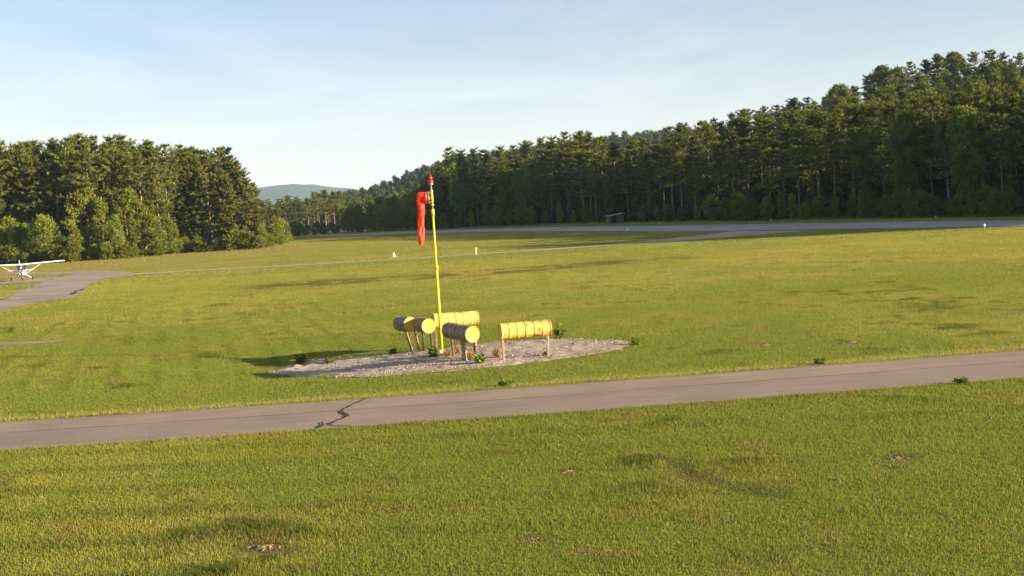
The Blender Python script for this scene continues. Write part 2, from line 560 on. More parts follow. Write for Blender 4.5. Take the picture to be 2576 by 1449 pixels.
def lawn(X, Y):
    """returns (rgb, height factor, bare 0..1)"""
    n1 = fbm(X / 9, Y / 9, 1); n2 = fbm(X / 2.3, Y / 2.3, 23); n3 = fbm(X / .7, Y / .7, 51, 3); n4 = fbm(X / 35, Y / 45, 77)
    farf = sstep(30, 110, Y)
    y = np.clip(sstep(.38, .66, n1 * .55 + n2 * .45) * .75 + farf * .38 + (n4 - .5) * .7 - .08, 0, 1)
    c = GREEN[None] * (1 - y[:, None]) + YEL[None] * y[:, None]
    deep = sstep(.55, .75, n2 * .6 + n3 * .4 + (n1 - .5) * .2) * (1 - .5 * farf)
    h = 1 + .7 * (n2 - .5) + .5 * (n3 - .5)
    # long furrows left by the mower
    u = .957 * X + .29 * Y
    st = np.sin(2 * math.pi * (u + .5 * (n1 - .5)) / 1.55)
    reg = sstep(-31, -26, X) * (1 - sstep(-9, -4, X)) * sstep(34, 40, Y) * (1 - sstep(66, 85, Y))
    deep = np.maximum(deep, reg * sstep(.35, .95, st) * sstep(.34, .58, n2) * .42)
    u2 = Y + .08 * X + 1.2 * (n4 - .5)
    st2 = np.sin(2 * math.pi * u2 / 1.9)
    reg2 = 1 - sstep(24, 30, Y)
    deep = np.maximum(deep, reg2 * sstep(.1, .95, st2) * sstep(.36, .6, n1 * .5 + n2 * .5) * .4)
    h = h * (1 + .2 * reg2 * sstep(.2, .9, st2)) + .25 * deep
    da = poly_dist(X, Y, ARC)
    arc = (1 - sstep(.08, .36, da + (n3 - .5) * .35)) * .75
    deep = np.maximum(deep, arc)
    h = h * (1 - .55 * arc)
    c = c * (1 - deep[:, None]) + DEEP[None] * deep[:, None]
    fe = np.exp(-((Y - quad_at(K_FAR, X) - .5) / .5) ** 2) * .8 * (Y > quad_at(K_FAR, X))
    c = c * (1 - fe[:, None]) + YEL[None] * 1.1 * fe[:, None]
    # straw-coloured patches
    dry = sstep(.60, .74, fbm(X / 4.5, Y / 7, 91) * .7 + n2 * .3) * (.12 + .4 * farf)
    dry = np.maximum(dry, sstep(.60, .72, n3 * .5 + fbm(X / 1.6, Y / .8, 95) * .5) * .5 * (1 - farf))
    dry = np.maximum(dry, .38 * np.exp(-((X + 75) / 45) ** 2 - ((Y - 195) / 55) ** 2))
    db = poly_dist(X, Y, BANK)
    bank = 1 - sstep(3, 12, db)
    dry = np.maximum(dry, bank * .95)
    h = h * (1 + 1.6 * bank)
    c = c * (1 - dry[:, None]) + STRAW[None] * dry[:, None]
    bare = (1 - sstep(1.5, 7, poly_dist(X, Y, BARE))) * sstep(.40, .52, fbm(X / 3.2, Y / 2.6, 131) * .75 + n3 * .25)
    bare = np.maximum(bare, .8 * arc * sstep(.45, .6, n3))
    for (x, yy, r) in DIRT:
        if yy < 60:
            dd = np.hypot((X - x) / (r * 1.5), (Y - yy) / (r * .9))
            bare = np.maximum(bare, (1 - sstep(.4, 1.1, dd + (n3 - .5) * .8)) * .9)
    c = c * (1 - .8 * bare[:, None]) + SOIL[None] * .8 * bare[:, None]
    return c, np.clip(h, .3, 3), bare


# ------------------------------------------------------------------ ground sheet
ang = np.concatenate([np.arange(-180, -36, 3.0), np.arange(-36, 36, .22), np.arange(36, 180, 3.0)])
rad = np.concatenate([[0.5, 2, 4, 6, 8, 9], np.geomspace(10, 90, 150), np.geomspace(92, 700, 120), np.geomspace(760, 9200, 26)])
A, RR = np.meshgrid(np.radians(ang), rad)
GX = (np.sin(A) * RR).ravel(); GY = (np.cos(A) * RR).ravel()
na, nr = len(ang), len(rad)
GZ = g(GX, GY)
# the terrain under and behind the ridge falls back to flat ground far away
idx = np.arange(na * nr).reshape(nr, na)
i0 = idx[:-1, :]; i1 = idx[1:, :]
q = np.stack([i0.ravel(), np.roll(i0, -1, 1).ravel(), np.roll(i1, -1, 1).ravel(), i1.ravel()], 1)[:, ::-1]
gv = np.stack([GX, GY, GZ], 1)
c0 = len(gv)
gv = np.concatenate([gv, [[0, 0, gz(0, 0)]]])
ctri = np.stack([np.full(na, c0), np.roll(idx[0], -1), idx[0]], 1)
me = np_mesh('ground', gv, ctri, q, True)
lc, lh, lb = lawn(gv[:, 0], gv[:, 1])
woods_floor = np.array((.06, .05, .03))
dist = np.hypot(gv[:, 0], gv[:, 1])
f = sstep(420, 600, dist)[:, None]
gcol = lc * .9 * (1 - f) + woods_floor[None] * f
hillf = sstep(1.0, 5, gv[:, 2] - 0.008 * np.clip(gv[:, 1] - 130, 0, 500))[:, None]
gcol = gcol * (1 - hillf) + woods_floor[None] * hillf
set_col(me, 'col', gcol)
ground = tag(link_mesh('ground', me, M_GROUND), kind='structure')


# ------------------------------------------------------------------ paving sheets
def strip_mesh(L, Rr, across, lift):
    n = len(L); vs = []; qs = []
    t = np.linspace(0, 1, across + 1)
    X = L[:, None, 0] * (1 - t) + Rr[:, None, 0] * t; Y = L[:, None, 1] * (1 - t) + Rr[:, None, 1] * t
    Z = g(X, Y) + lift
    V = np.stack([X, Y, Z], -1).reshape(-1, 3)
    k = np.arange(n * (across + 1)).reshape(n, across + 1)
    Q = np.stack([k[:-1, :-1].ravel(), k[1:, :-1].ravel(), k[1:, 1:].ravel(), k[:-1, 1:].ravel()], 1)
    return V, Q


def orient_up(V, Q):
    a = V[Q[:, 1]] - V[Q[:, 0]]; b = V[Q[:, 2]] - V[Q[:, 0]]
    if np.cross(a, b)[:, 2].mean() < 0: Q = Q[:, ::-1]
    return Q


xs = np.linspace(-60, 60, 481)
wob = (vnoise(xs * 1.3, xs * 0, 5) - .5) * .10 + (vnoise(xs * 4, xs * 0, 6) - .5) * .06
Lr = np.stack([xs, quad_at(K_NEAR, xs) + wob], 1); Rr_ = np.stack([xs, quad_at(K_FAR, xs) + wob[::-1]], 1)
V, Q = strip_mesh(Lr, Rr_, 24, .012); Q = orient_up(V, Q)
me = np_mesh('taxiway', V, None, Q)
ylane = (V[:, 1] - quad_at(K_NEAR, V[:, 0])) / (quad_at(K_FAR, V[:, 0]) - quad_at(K_NEAR, V[:, 0]))
set_val(me, 'lane', ylane)
taxi = tag(link_mesh('taxiway', me, M_TAXI), kind='structure')
nt = M_TAXI.node_tree; bs = [n for n in nt.nodes if n.type == 'BSDF_PRINCIPLED'][0]
src = bs.inputs['Base Color'].links[0].from_socket
la = nt.nodes.new('ShaderNodeAttribute'); la.attribute_name = 'lane'
ge = nt.nodes.new('ShaderNodeNewGeometry')
ln = mth(nt, 'ADD', la.outputs['Fac'], mth(nt, 'MULTIPLY', mth(nt, 'SUBTRACT', noise(nt, 2.5, 4, .7, ge.outputs['Position']), .5), .14))
lane = ramp(nt, ln, [(0.0, (.55, .52, .46)), (.05, (.97, .97, .98)), (.58, (.95, .95, .97)), (.61, (1.07, 1.04, 1.0)), (.95, (1.06, 1.03, 1.0)), (1.0, (.75, .72, .62))])
mpt = nt.nodes.new('ShaderNodeMapping'); mpt.inputs['Scale'].default_value = (.25, 2.4, 1.0); mpt.inputs['Rotation'].default_value = (0, 0, R(-3))
nt.links.new(ge.outputs['Position'], mpt.inputs[0])
stk = ramp(nt, noise(nt, 1.3, 5, .65, mpt.outputs[0]), [(.3, (.86, .86, .87)), (.5, (1, 1, 1)), (.7, (1.1, 1.09, 1.07))])
lane = mixc(nt, 1.0, lane, stk, 'MULTIPLY')
nt.links.new(mixc(nt, 1.0, src, lane, 'MULTIPLY'), bs.inputs['Base Color'])


def ribbon(name, pts, w, mat, parent, lift, jit=.3):
    L = []; Rr2 = []
    for i, p in enumerate(pts):
        a = Vector(pts[max(0, i - 1)][:2]); b = Vector(pts[min(len(pts) - 1, i + 1)][:2])
        t = (b - a).normalized(); nrm = Vector((-t.y, t.x))
        ww = w * (1 + jit * random.uniform(-1, 1)) / 2
        L.append((p[0] - nrm.x * ww, p[1] - nrm.y * ww)); Rr2.append((p[0] + nrm.x * ww, p[1] + nrm.y * ww))
    V, Q = strip_mesh(np.array(L), np.array(Rr2), 1, lift); Q = orient_up(V, Q)
    return link_mesh(name, np_mesh(name, V, None, Q), mat, parent)


sx = np.linspace(-40, 40, 400)
ribbon('paving_seam', list(zip(sx, quad_at(K_SEAM, sx) + (vnoise(sx * 2, sx * 0, 8) - .5) * .05)), .045, M_SEAM, taxi, .016, .6)


def wiggle(px, n, amp):
    P = resample([tuple(at(x, y))[:2] for x, y in px], n)
    s = random.randint(0, 999)
    P[:, 0] += (vnoise(np.arange(n) * .7, np.zeros(n), s) - .5) * amp
    P[:, 1] += (vnoise(np.arange(n) * .7, np.zeros(n), s + 3) - .5) * amp
    return [tuple(p) for p in P]


ribbon('crack', wiggle([(919, 1004), (905, 1011), (886, 1018), (853, 1037), (858, 1042), (874, 1047), (862, 1053), (835, 1064), (812, 1070), (790, 1082)], 60, .05), .085, M_CRACK, taxi, .020, .5)
ribbon('crack', wiggle([(858, 1036), (868, 1041), (873, 1047), (864, 1050)], 18, .05), .10, M_CRACK, taxi, .024, .4)
ribbon('crack', wiggle([(838, 1063), (830, 1069), (835, 1073), (880, 1073)], 26, .06), .05, M_CRACK, taxi, .028, .5)
ribbon('crack', wiggle([(812, 1064), (808, 1072), (800, 1079)], 14, .05), .06, M_CRACK, taxi, .032, .5)


def poly_sheet(name, poly, mat, lift, mound=0.0):
    tr = tessellate_polygon([[Vector((x, y, 0)) for x, y in poly]])
    P = np.array(poly)
    V = np.stack([P[:, 0], P[:, 1], g(P[:, 0], P[:, 1]) + lift], 1)
    T = np.array(tr)
    a = V[T[:, 1]] - V[T[:, 0]]; b = V[T[:, 2]] - V[T[:, 0]]
    fl = np.cross(a, b)[:, 2] < 0
    T[fl] = T[fl][:, ::-1]
    return tag(link_mesh(name, np_mesh(name, V, T), mat), kind='structure')


apron = poly_sheet('apron', APRON, M_APRON, .03)
M_PALE = principled('pale_joint', (.50, .41, .34), .9)[0]
for px, w_, mt in [([(61, 731), (90, 727.5), (130, 724.5), (165, 722), (224, 718.5)], .5, M_PALE), ([(187, 741), (184, 736.5), (192, 734), (203, 731.5), (212, 727)], .35, M_CRACK), ([(2, 755), (14, 753), (31, 752)], .35, M_CRACK),
                   ([(115, 705.3), (122, 704.8), (130, 704.6)], .6, M_CRACK), ([(20, 747), (60, 746), (120, 743)], .2, M_SEAM), ([(120, 752), (160, 748), (190, 744)], .22, M_SEAM), ([(170, 702), (200, 700), (240, 697), (270, 696)], .22, M_SEAM), ([(60, 775 - 12), (110, 758), (150, 754)], .2, M_SEAM),
                   ([(100, 722), (150, 716), (200, 711)], .18, M_SEAM), ([(150, 690.5), (190, 689), (250, 685.5), (300, 684)], .25, M_SEAM)]:
    ribbon('crack', wiggle(px, 26, .5), w_, mt, apron, .05 + .004 * random.random(), .7)
poly_sheet('pavement_slab', SLAB, M_APRON, .015)
V, Q = strip_mesh(RUN_L, RUN_R, 6, .05); Q = orient_up(V, Q)
tag(link_mesh('runway', np_mesh('runway', V, None, Q), M_RUNWAY), kind='structure')
V, Q = strip_mesh(PATH_L, PATH_R, 3, .03); Q = orient_up(V, Q)
tag(link_mesh('path', np_mesh('path', V, None, Q), M_PATH), kind='structure')

# gravel bed as a fine relief grid clipped to its outline
gp = np.array(GRAVEL); x0, y0 = gp.min(0) - .2; x1, y1 = gp.max(0) + .2
st = .09
gx, gy = np.meshgrid(np.arange(x0, x1, st), np.arange(y0, y1, st))
sh = gx.shape
ins = inside(GRAVEL, gx.ravel(), gy.ravel())
ed = poly_dist(gx.ravel(), gy.ravel(), np.concatenate([gp, gp[:1]]))
rim = np.exp(-((ed - .55) / .16) ** 2) * sstep(-4, -9, gx.ravel()) * .05 + np.exp(-((ed - .95) / .13) ** 2) * sstep(-5, -9, gx.ravel()) * .04
rel = sstep(0, .3, ed) * .03 + rim + (fbm(gx.ravel() / .35, gy.ravel() / .35, 61) - .5) * .09 * sstep(0, .4, ed) + (vnoise(gx.ravel() / .1, gy.ravel() / .1, 63) - .5) * .035 * sstep(0, .3, ed)
gz_ = g(gx.ravel(), gy.ravel()) + .008 + np.maximum(rel, 0)
k = np.arange(gx.size).reshape(sh)
Q = np.stack([k[:-1, :-1].ravel(), k[:-1, 1:].ravel(), k[1:, 1:].ravel(), k[1:, :-1].ravel()], 1)
Q = Q[ins[Q].all(1)]
used, inv = np.unique(Q, return_inverse=True)
V = np.stack([gx.ravel(), gy.ravel(), gz_], 1)[used]
tag(link_mesh('gravel_bed', np_mesh('gravel_bed', V, None, inv.reshape(-1, 4), True), M_GRAVEL), kind='structure')
# loose stones on it
ns = 9000
px_ = RNG.uniform(x0, x1, ns); py_ = RNG.uniform(y0, y1, ns)
m = inside(GRAVEL, px_, py_) & (vnoise(px_ / .8, py_ / .8, 71) > .3)
px_, py_ = px_[m], py_[m]; ns = len(px_)
sz = RNG.uniform(.012, .034, ns) * (1 + (RNG.random(ns) > .95) * .9)
octa = np.array([(1, 0, 0), (-1, 0, 0), (0, 1, 0), (0, -1, 0), (0, 0, .8), (0, 0, -.6)], float)
of = np.array([(0, 2, 4), (2, 1, 4), (1, 3, 4), (3, 0, 4), (2, 0, 5), (1, 2, 5), (3, 1, 5), (0, 3, 5)])
jv = octa[None] * RNG.uniform(.6, 1.3, (ns, 6, 1)) + RNG.normal(0, .15, (ns, 6, 3))
base = np.stack([px_, py_, g(px_, py_) + .035], 1)
V = (base[:, None] + jv * sz[:, None, None]).reshape(-1, 3)
T = (of[None] + (np.arange(ns) * 6)[:, None, None]).reshape(-1, 3)
tag(link_mesh('gravel_stones', np_mesh('gravel_stones', V, T), M_STONE), 'loose grey stones scattered over the gravel bed', 'stones', kind='stuff')


# ------------------------------------------------------------------ grass blades
def blades(n, Y0, Y1, hmin, hmax, w, lod, vis=.52, density_pow=1.0):
    # uniform over the wedge the photo could see, with a margin
    u = RNG.random(n)
    Y = np.sqrt(Y0 ** 2 + u * (Y1 ** 2 - Y0 ** 2))
    X = (RNG.random(n) * 2 - 1) * (Y * vis + 1.5)
    keep = ~paved(X, Y, .03)
    ig = np.where((~keep) & inside(GRAVEL, X, Y))[0]
    if len(ig):                                           # grass creeping in over the gravel edge
        eg = poly_dist(X[ig], Y[ig], np.concatenate([gp, gp[:1]]))
        pr = sstep(0, .25, fbm(X[ig] / 1.1, Y[ig] / .8, 301) - .30 - eg / 2.2) * .8
        keep[ig] = RNG.random(len(ig)) < pr
    pth = on_path(X, Y)
    keep &= ~(pth & (RNG.random(n) > .05))
    X, Y = X[keep], Y[keep]
    c, h, bare = lawn(X, Y)
    k2 = RNG.random(len(X)) > bare * .9
    X, Y, c, h = X[k2], Y[k2], c[k2], h[k2]
    n = len(X)
    # a rank fringe along the taxiway edge
    dn = np.minimum(np.abs(Y - quad_at(K_NEAR, X)), np.abs(Y - quad_at(K_FAR, X)))
    fr = 1 - sstep(.05, .5, dn)
    H = RNG.uniform(hmin, hmax, n) * h * (1 + .5 * fr)
    tall = RNG.random(n) > .975
    H = np.where(tall & (Y < 60), H * 1.6, H)
    a = RNG.uniform(0, 2 * math.pi, n)
    lean = RNG.uniform(.05, .55, n) * H
    la = RNG.uniform(0, 2 * math.pi, n)
    wx = np.cos(a) * w / 2; wy = np.sin(a) * w / 2
    Z = g(X, Y) + np.where(inside(GRAVEL, X, Y), .05, 0)
    jit = RNG.uniform(.78, 1.24, n)[:, None]
    tipc = np.clip(c * jit * np.array((1.15, 1.1, 1.0)), 0, 1)
    sc_ = RNG.random(n)
    clover = ((fbm(X / 1.1, Y / .9, 401) > .64) & (RNG.random(n) > .975) & (Y < 34))[:, None]
    tipc = np.where(clover, np.array((.55, .54, .40))[None], tipc)
    straw = (sc_ > .95)[:, None]
    tipc = np.where(straw, STRAW[None] * jit * .9, tipc)
    rootc = tipc * .85
    lx = np.cos(la) * lean; ly = np.sin(la) * lean
    if lod == 0:
        v = np.empty((n, 5, 3)); cc = np.empty((n, 5, 3))
        v[:, 0] = np.stack([X - wx, Y - wy, Z], 1); v[:, 1] = np.stack([X + wx, Y + wy, Z], 1)
        mx, my, mz = X + lx * .3, Y + ly * .3, Z + H * .55
        v[:, 2] = np.stack([mx + wx * .8, my + wy * .8, mz], 1); v[:, 3] = np.stack([mx - wx * .8, my - wy * .8, mz], 1)
        v[:, 4] = np.stack([X + lx, Y + ly, Z + H * .97], 1)
        cc[:, 0:2] = rootc[:, None]; cc[:, 2:4] = tipc[:, None]; cc[:, 4] = tipc
        b = (np.arange(n) * 5)[:, None]
        q_ = b + np.array([[0, 1, 2, 3]]); t_ = b + np.array([[3, 2, 4]])
        return v.reshape(-1, 3), cc.reshape(-1, 3), t_, q_
    v = np.empty((n, 3, 3)); cc = np.empty((n, 3, 3))
    v[:, 0] = np.stack([X - wx, Y - wy, Z], 1); v[:, 1] = np.stack([X + wx, Y + wy, Z], 1)
    v[:, 2] = np.stack([X + lx, Y + ly, Z + H], 1)
    cc[:, 0:2] = rootc[:, None]; cc[:, 2] = tipc
    b = (np.arange(n) * 3)[:, None]
    return v.reshape(-1, 3), cc.reshape(-1, 3), b + np.array([[0, 1, 2]]), None


VS = []; CS = []; TS = []; QS = []; off = 0
for args in ((640000, 13.5, 31, .025, .068, .009, 0), (480000, 29, 62, .03, .07, .017, 1), (480000, 60, 120, .04, .085, .032, 1), (420000, 118, 380, .05, .11, .085, 1, .5)):
    v, c, t, qd = blades(*args)
    VS.append(v); CS.append(c); TS.append(t + off)
    if qd is not None: QS.append(qd + off)
    off += len(v)
# taller straw-coloured grass along the foot of the left wood
me = np_mesh('grass', np.concatenate(VS), np.concatenate(TS), np.concatenate(QS))
set_col(me, 'col', np.concatenate(CS))
tag(link_mesh('grass', me, M_GRASS), 'mown grass of the airfield with yellow and dark green patches', 'grass', kind='stuff')
del VS, CS, TS, QS


# ------------------------------------------------------------------ tree kit
def unit(v):
    return v / (np.linalg.norm(v, axis=-1, keepdims=True) + 1e-9)


class Leaves:
    def __init__(s): s.v = []; s.t = []

    def tufts(s, c, d, n, size, width, spread, up, rng, tint):
        """c (k,3) centres, d (k,3) growth direction; n slim triangles from each"""
        k = len(c)
        dirs = unit(d[:, None] + rng.normal(0, spread, (k, n, 3)) + np.array((0, 0, up)))
        L = size * rng.uniform(.55, 1.2, (k, n, 1))
        o = c[:, None] + rng.normal(0, size * .22, (k, n, 3))
        side = unit(np.cross(dirs, rng.normal(0, 1, (k, n, 3))))
        w = L * width
        a = o - side * w * .5; b = o + side * w * .5; tip = o + dirs * L
        mid = None
        s.v.append(np.stack([a, b, tip], 2).reshape(-1, 3))
        tt = np.clip(tint[:, None] + rng.normal(0, .12, (k, n)), 0, 1)
        s.t.append(np.repeat(tt.ravel(), 3))

    def mesh(s, name):
        V = np.concatenate(s.v); T = np.arange(len(V)).reshape(-1, 3)
        me = np_mesh(name, V, T)
        set_val(me, 'tint', np.concatenate(s.t))
        return me


def pine_proto(seed, H=24.0, cb=.4, spread=3.4, whorl=1.0, dens=7, dead=True, tip_up=.55, shape=.75):
    rng = np.random.default_rng(seed); rnd = random.Random(seed)
    lv = Leaves(); tk = MB()
    bend = [rng.normal(0, .12, 2) for _ in range(9)]
    path = []; p = np.zeros(2)
    for i in range(9):
        path.append((p[0], p[1], H * i / 8)); p = p + bend[i]
    path[0] = (0, 0, -.4)
    r0 = H * .0125
    whorl = whorl * 1.3
    tk.tube(path, [r0 * (1 - .88 * i / 8) for i in range(9)], 8)

    def trunk_xy(z):
        return np.array([np.interp(z, [q[2] for q in path], [q[0] for q in path]), np.interp(z, [q[2] for q in path], [q[1] for q in path])])
    z = H * cb
    az0 = 0; pref = rnd.uniform(0, 6.28); asym = rnd.uniform(.1, .32)
    while z < H * .985:
        t = (z - H * cb) / (H * (1 - cb))
        env = spread * 1.18 * (1 - t) ** (shape * .8) * (.62 + .38 * min(1, t * 4)) + .3
        nb = rnd.randint(4, 6) if t < .9 else 4
        az0 += rnd.uniform(.4, 1.2)
        wl = rnd.uniform(.62, 1.2)
        for b in range(nb):
            if rnd.random() < .14: continue
            az = az0 + b * 2 * math.pi / nb + rnd.uniform(-.35, .35)
            L = env * wl * rnd.uniform(.5, 1.25) * (1 + asym * math.cos(az - pref + t * 4))
            rise = (-.12 + .55 * t + rnd.uniform(-.22, .24))
            n = max(3, int(dens * (L / spread) + 2))
            s_ = np.linspace(.28 if L > 1.5 else .1, 1, n)
            xy = trunk_xy(z)
            r = s_ * L
            zz = z + rise * r + tip_up * .5 * (s_ ** 2.2) * L * .6
            c = np.stack([xy[0] + np.cos(az) * r, xy[1] + np.sin(az) * r, zz], 1)
            d = np.tile(np.array((np.cos(az) * .6, np.sin(az) * .6, .35)), (n, 1))
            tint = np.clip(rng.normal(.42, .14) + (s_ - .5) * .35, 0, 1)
            # side sprays
            lat = rng.normal(0, 1, n)[:, None] * np.array((-np.sin(az), np.cos(az), 0.0))[None] * (.20 * L * (.3 + s_))[:, None]
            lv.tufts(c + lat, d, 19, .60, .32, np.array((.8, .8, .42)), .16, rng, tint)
            if L > 1.2 and t < .75:
                e = c[-1]
                tk.tube([(xy[0], xy[1], z), (xy[0] + np.cos(az) * L * .5, xy[1] + np.sin(az) * L * .5, z + rise * L * .5), tuple(e)], [.05, .035, .012], 4)
        z += whorl * rnd.uniform(.45, 1.35) * (1 - .35 * t)
    top = trunk_xy(H)
    lv.tufts(np.array([(top[0], top[1], H - .9), (top[0], top[1], H - .35)]), np.array([(0, 0, 1.), (0, 0, 1.)]), 9, .7, .25, .5, .3, rng, np.array([.5, .6]))
    if dead:
        zz = H * .18
        while zz < H * cb:
            az = rnd.uniform(0, 6.28); L = rnd.uniform(.6, 2.0); xy = trunk_xy(zz)
            tk.tube([(xy[0], xy[1], zz), (xy[0] + math.cos(az) * L, xy[1] + math.sin(az) * L, zz + rnd.uniform(-.3, .2) * L)], [.035, .012], 3)
            zz += rnd.uniform(.35, .9)
    return tk, lv


def leafy_proto(seed, H, cb, rmax, prof, clumps, per, leaf, csize):
    rng = np.random.default_rng(seed); rnd = random.Random(seed)
    lv = Leaves(); tk = MB()
    tk.tube([(0, 0, -.3), (rng.normal(0, .05), rng.normal(0, .05), H * .3), (rng.normal(0, .1), rng.normal(0, .1), H * .65), (0, 0, H * .92)], [H * .014, H * .011, H * .007, H * .002], 7)
    C = []
    for i in range(clumps):
        t = rnd.random() ** .9
        z = H * (cb + (1 - cb) * t)
        rr = rmax * np.interp(t, [q[0] for q in prof], [q[1] for q in prof])
        az = rnd.uniform(0, 6.28); lob = 1 + .22 * math.sin(az * 3 + seed) + .15 * math.sin(az * 2 + t * 9)
        r = rr * lob * math.sqrt(rnd.uniform(.12, 1.0))
        C.append((math.cos(az) * r, math.sin(az) * r, z))
        if i % 5 == 0 and r > .4:
            tk.tube([(0, 0, max(.2, z - r * .8)), (math.cos(az) * r * .55, math.sin(az) * r * .55, z - r * .25), (math.cos(az) * r, math.sin(az) * r, z)], [H * .004, H * .003, H * .001], 4)
    C = np.array(C)
    pts = C[:, None] + unit(rng.normal(0, 1, (clumps, per, 3))) * (csize * rng.uniform(.3, 1.0, (clumps, per, 1)))
    tint = np.clip(rng.normal(.45, .16, clumps), 0, 1)
    pts = pts.reshape(-1, 3); tn = np.repeat(tint, per)
    d = unit(pts - np.array((0, 0, H * .4))) * .5
    lv.tufts(pts, d, 2, leaf, .6, .8, .25, rng, tn)
    return tk, lv


PROTOS = {}


def proto(key, kit, leafmat, barkmat):
    tk, lv = kit
    me_t = bpy.data.meshes.new('trunk'); me_t.from_pydata([Vector(p) for p in tk.v], [], tk.f)
    me_t.polygons.foreach_set('use_smooth', tk.sm); me_t.update(); me_t.materials.append(barkmat)
    me_c = lv.mesh('crown'); me_c.materials.append(leafmat)
    H = max(v.co.z for v in me_c.vertices)
    PROTOS[key] = (me_t, me_c, H)


for i, (cb, sp, sh_) in enumerate([(.42, 3.3, .7), (.5, 3.0, .6), (.36, 3.8, .8), (.46, 2.7, .65), (.3, 3.5, .85), (.55, 3.2, .5)]):
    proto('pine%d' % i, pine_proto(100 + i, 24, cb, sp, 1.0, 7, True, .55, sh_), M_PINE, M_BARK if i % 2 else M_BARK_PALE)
for i, (cb, sp, sh_) in enumerate([(.1, 3.3, .85), (.15, 3.7, .75)]):      # branched to the ground, woodland edge
    proto('edge%d' % i, pine_proto(140 + i, 22, cb, sp, .95, 7, False, .5, sh_), M_PINE, M_BARK)
for i in range(2):
    proto('spruce%d' % i, pine_proto(120 + i, 20, .14, 2.5, .8, 6, False, .2, 1.0), M_SPRUCE, M_BARK)
CONE = [(0, .6), (.15, 1), (.45, .85), (.75, .5), (1, .08)]
OVAL = [(0, .5), (.2, .9), (.5, 1), (.8, .7), (1, .15)]
SLIM = [(0, .55), (.25, 1), (.6, .8), (.85, .45), (1, .1)]
for i in range(3):
    proto('slim%d' % i, leafy_proto(200 + i, 12, .08, 2.2, SLIM, 110, 24, .40, .78), M_LEAF, M_BARK_PALE)
for i in range(3):
    proto('oval%d' % i, leafy_proto(220 + i, 9, .06, 3.0, OVAL, 130, 24, .40, .8), M_LEAF if i < 2 else M_BUSH, M_BARK)
for i in range(3):
    proto('bush%d' % i, leafy_proto(240 + i, 3, .02, 1.5, OVAL, 55, 22, .26, .45), M_BUSH, M_BARK)

for i in range(3):
    proto('broad%d' % i, leafy_proto(260 + i, 19, .22, 3.6, [(0, .35), (.25, .8), (.55, 1), (.85, .75), (1, .2)], 190, 30, .5, .95), M_LEAF if i == 0 else M_BUSH, M_BARK)
PINES = ['pine%d' % i for i in range(6)]
BROAD = ['broad%d' % i for i in range(3)]
SLIMS = ['slim%d' % i for i in range(3)]; OVALS = ['oval%d' % i for i in range(3)]; BUSHES = ['bush%d' % i for i in range(3)]
PLANTED = []     # (x, zone, object)


def plant(key, name, X, Y, H, wide=1.0, rz=None, cat='tree', zone=None, xpx=0):
    me_t, me_c, h0 = PROTOS[key]
    s = H / h0
    o = empty(name, (X, Y, gz(X, Y)), random.uniform(0, 6.28) if rz is None else rz)
    for nm, me_ in (('trunk', me_t), ('crown', me_c)):
        c = bpy.data.objects.new(nm, me_); COL.objects.link(c); c.parent = o
        c.scale = (s * wide, s * wide, s)
    o.rotation_euler.x = random.gauss(0, .018); o.rotation_euler.y = random.gauss(0, .018)
    o['category'] = cat
    PLANTED.append((xpx, zone, o))
    return o


def plant_top(key, name, xt, yt, Y, wide=1.0, cat='tree', zone=None, hmin=2.0, hmax=34.0):
    p = pt(xt, yt, Y)
    H = p.z - gz(p.x, p.y)
    H = min(max(H, hmin), hmax)
    return plant(key, name, p.x, p.y, H, wide, None, cat, zone, xt)


ORD = ['first', 'second', 'third', 'fourth', 'fifth', 'sixth', 'seventh', 'eighth', 'ninth', 'tenth', 'eleventh', 'twelfth', 'thirteenth', 'fourteenth', 'fifteenth',
       'sixteenth', 'seventeenth', 'eighteenth', 'nineteenth', 'twentieth']
TENS = {20: 'twenty', 30: 'thirty', 40: 'forty', 50: 'fifty', 60: 'sixty'}


def ordw(i):
    if i < 20: return ORD[i]
    t, u = divmod(i + 1, 10)
    base = TENS[t * 10]
    if u == 0: return base[:-1] + 'ieth'
    return base + '-' + ORD[u - 1]


J = lambda a: random.uniform(-a, a)

# ---- left wood
L_BASE = [(-120, 676), (0, 667), (100, 661), (200, 656), (300, 650), (400, 642), (470, 634), (560, 630), (650, 625), (720, 612), (745, 604)]
L_TOP = [(-120, 345), (0, 346), (20, 352), (55, 342), (90, 350), (140, 346), (170, 338), (215, 330), (250, 345), (275, 335), (295, 329), (330, 343), (360, 352), (395, 358), (430, 362), (470, 358), (500, 364), (540, 368),
         (568, 366), (590, 392), (612, 420), (635, 455), (648, 500)]


def edgeY(base, x): return at(x, lerp_list(base, x)).y


x = -70
while x < 560:                                           # skyline row
    plant_top(random.choice(PINES), 'pine_tree', x + J(6), lerp_list(L_TOP, x) + J(5), edgeY(L_BASE, max(-60, x)) + 20 + J(5), random.uniform(.9, 1.15), zone='LS')
    x += random.uniform(30, 40)
x = -60
while x < 560:                                           # front row with bare trunks
    plant_top(random.choice(PINES[:4]) if x < 380 else random.choice(['edge0', 'edge1', 'pine4', 'pine2']), 'pine_tree', x + J(8), lerp_list(L_TOP, x) + random.uniform(8, 60), edgeY(L_BASE, max(-60, x)) + 9 + J(3), random.uniform(.85, 1.1), zone='LF')
    x += random.uniform(34, 46)
for xt, yt, dy, k in [(571, 364, 10, 'spruce0'), (592, 398, 6, 'edge1'), (612, 424, 4, 'edge0'), (632, 455, 6, 'edge1'), (640, 500, 1, 'edge0'), (585, 440, 0, 'edge0'), (548, 420, 0, 'edge1'), (505, 440, -1, 'edge0')]:
    plant_top(k, 'pine_tree', xt, yt, edgeY(L_BASE, xt) + dy, 1.0, zone='LE')
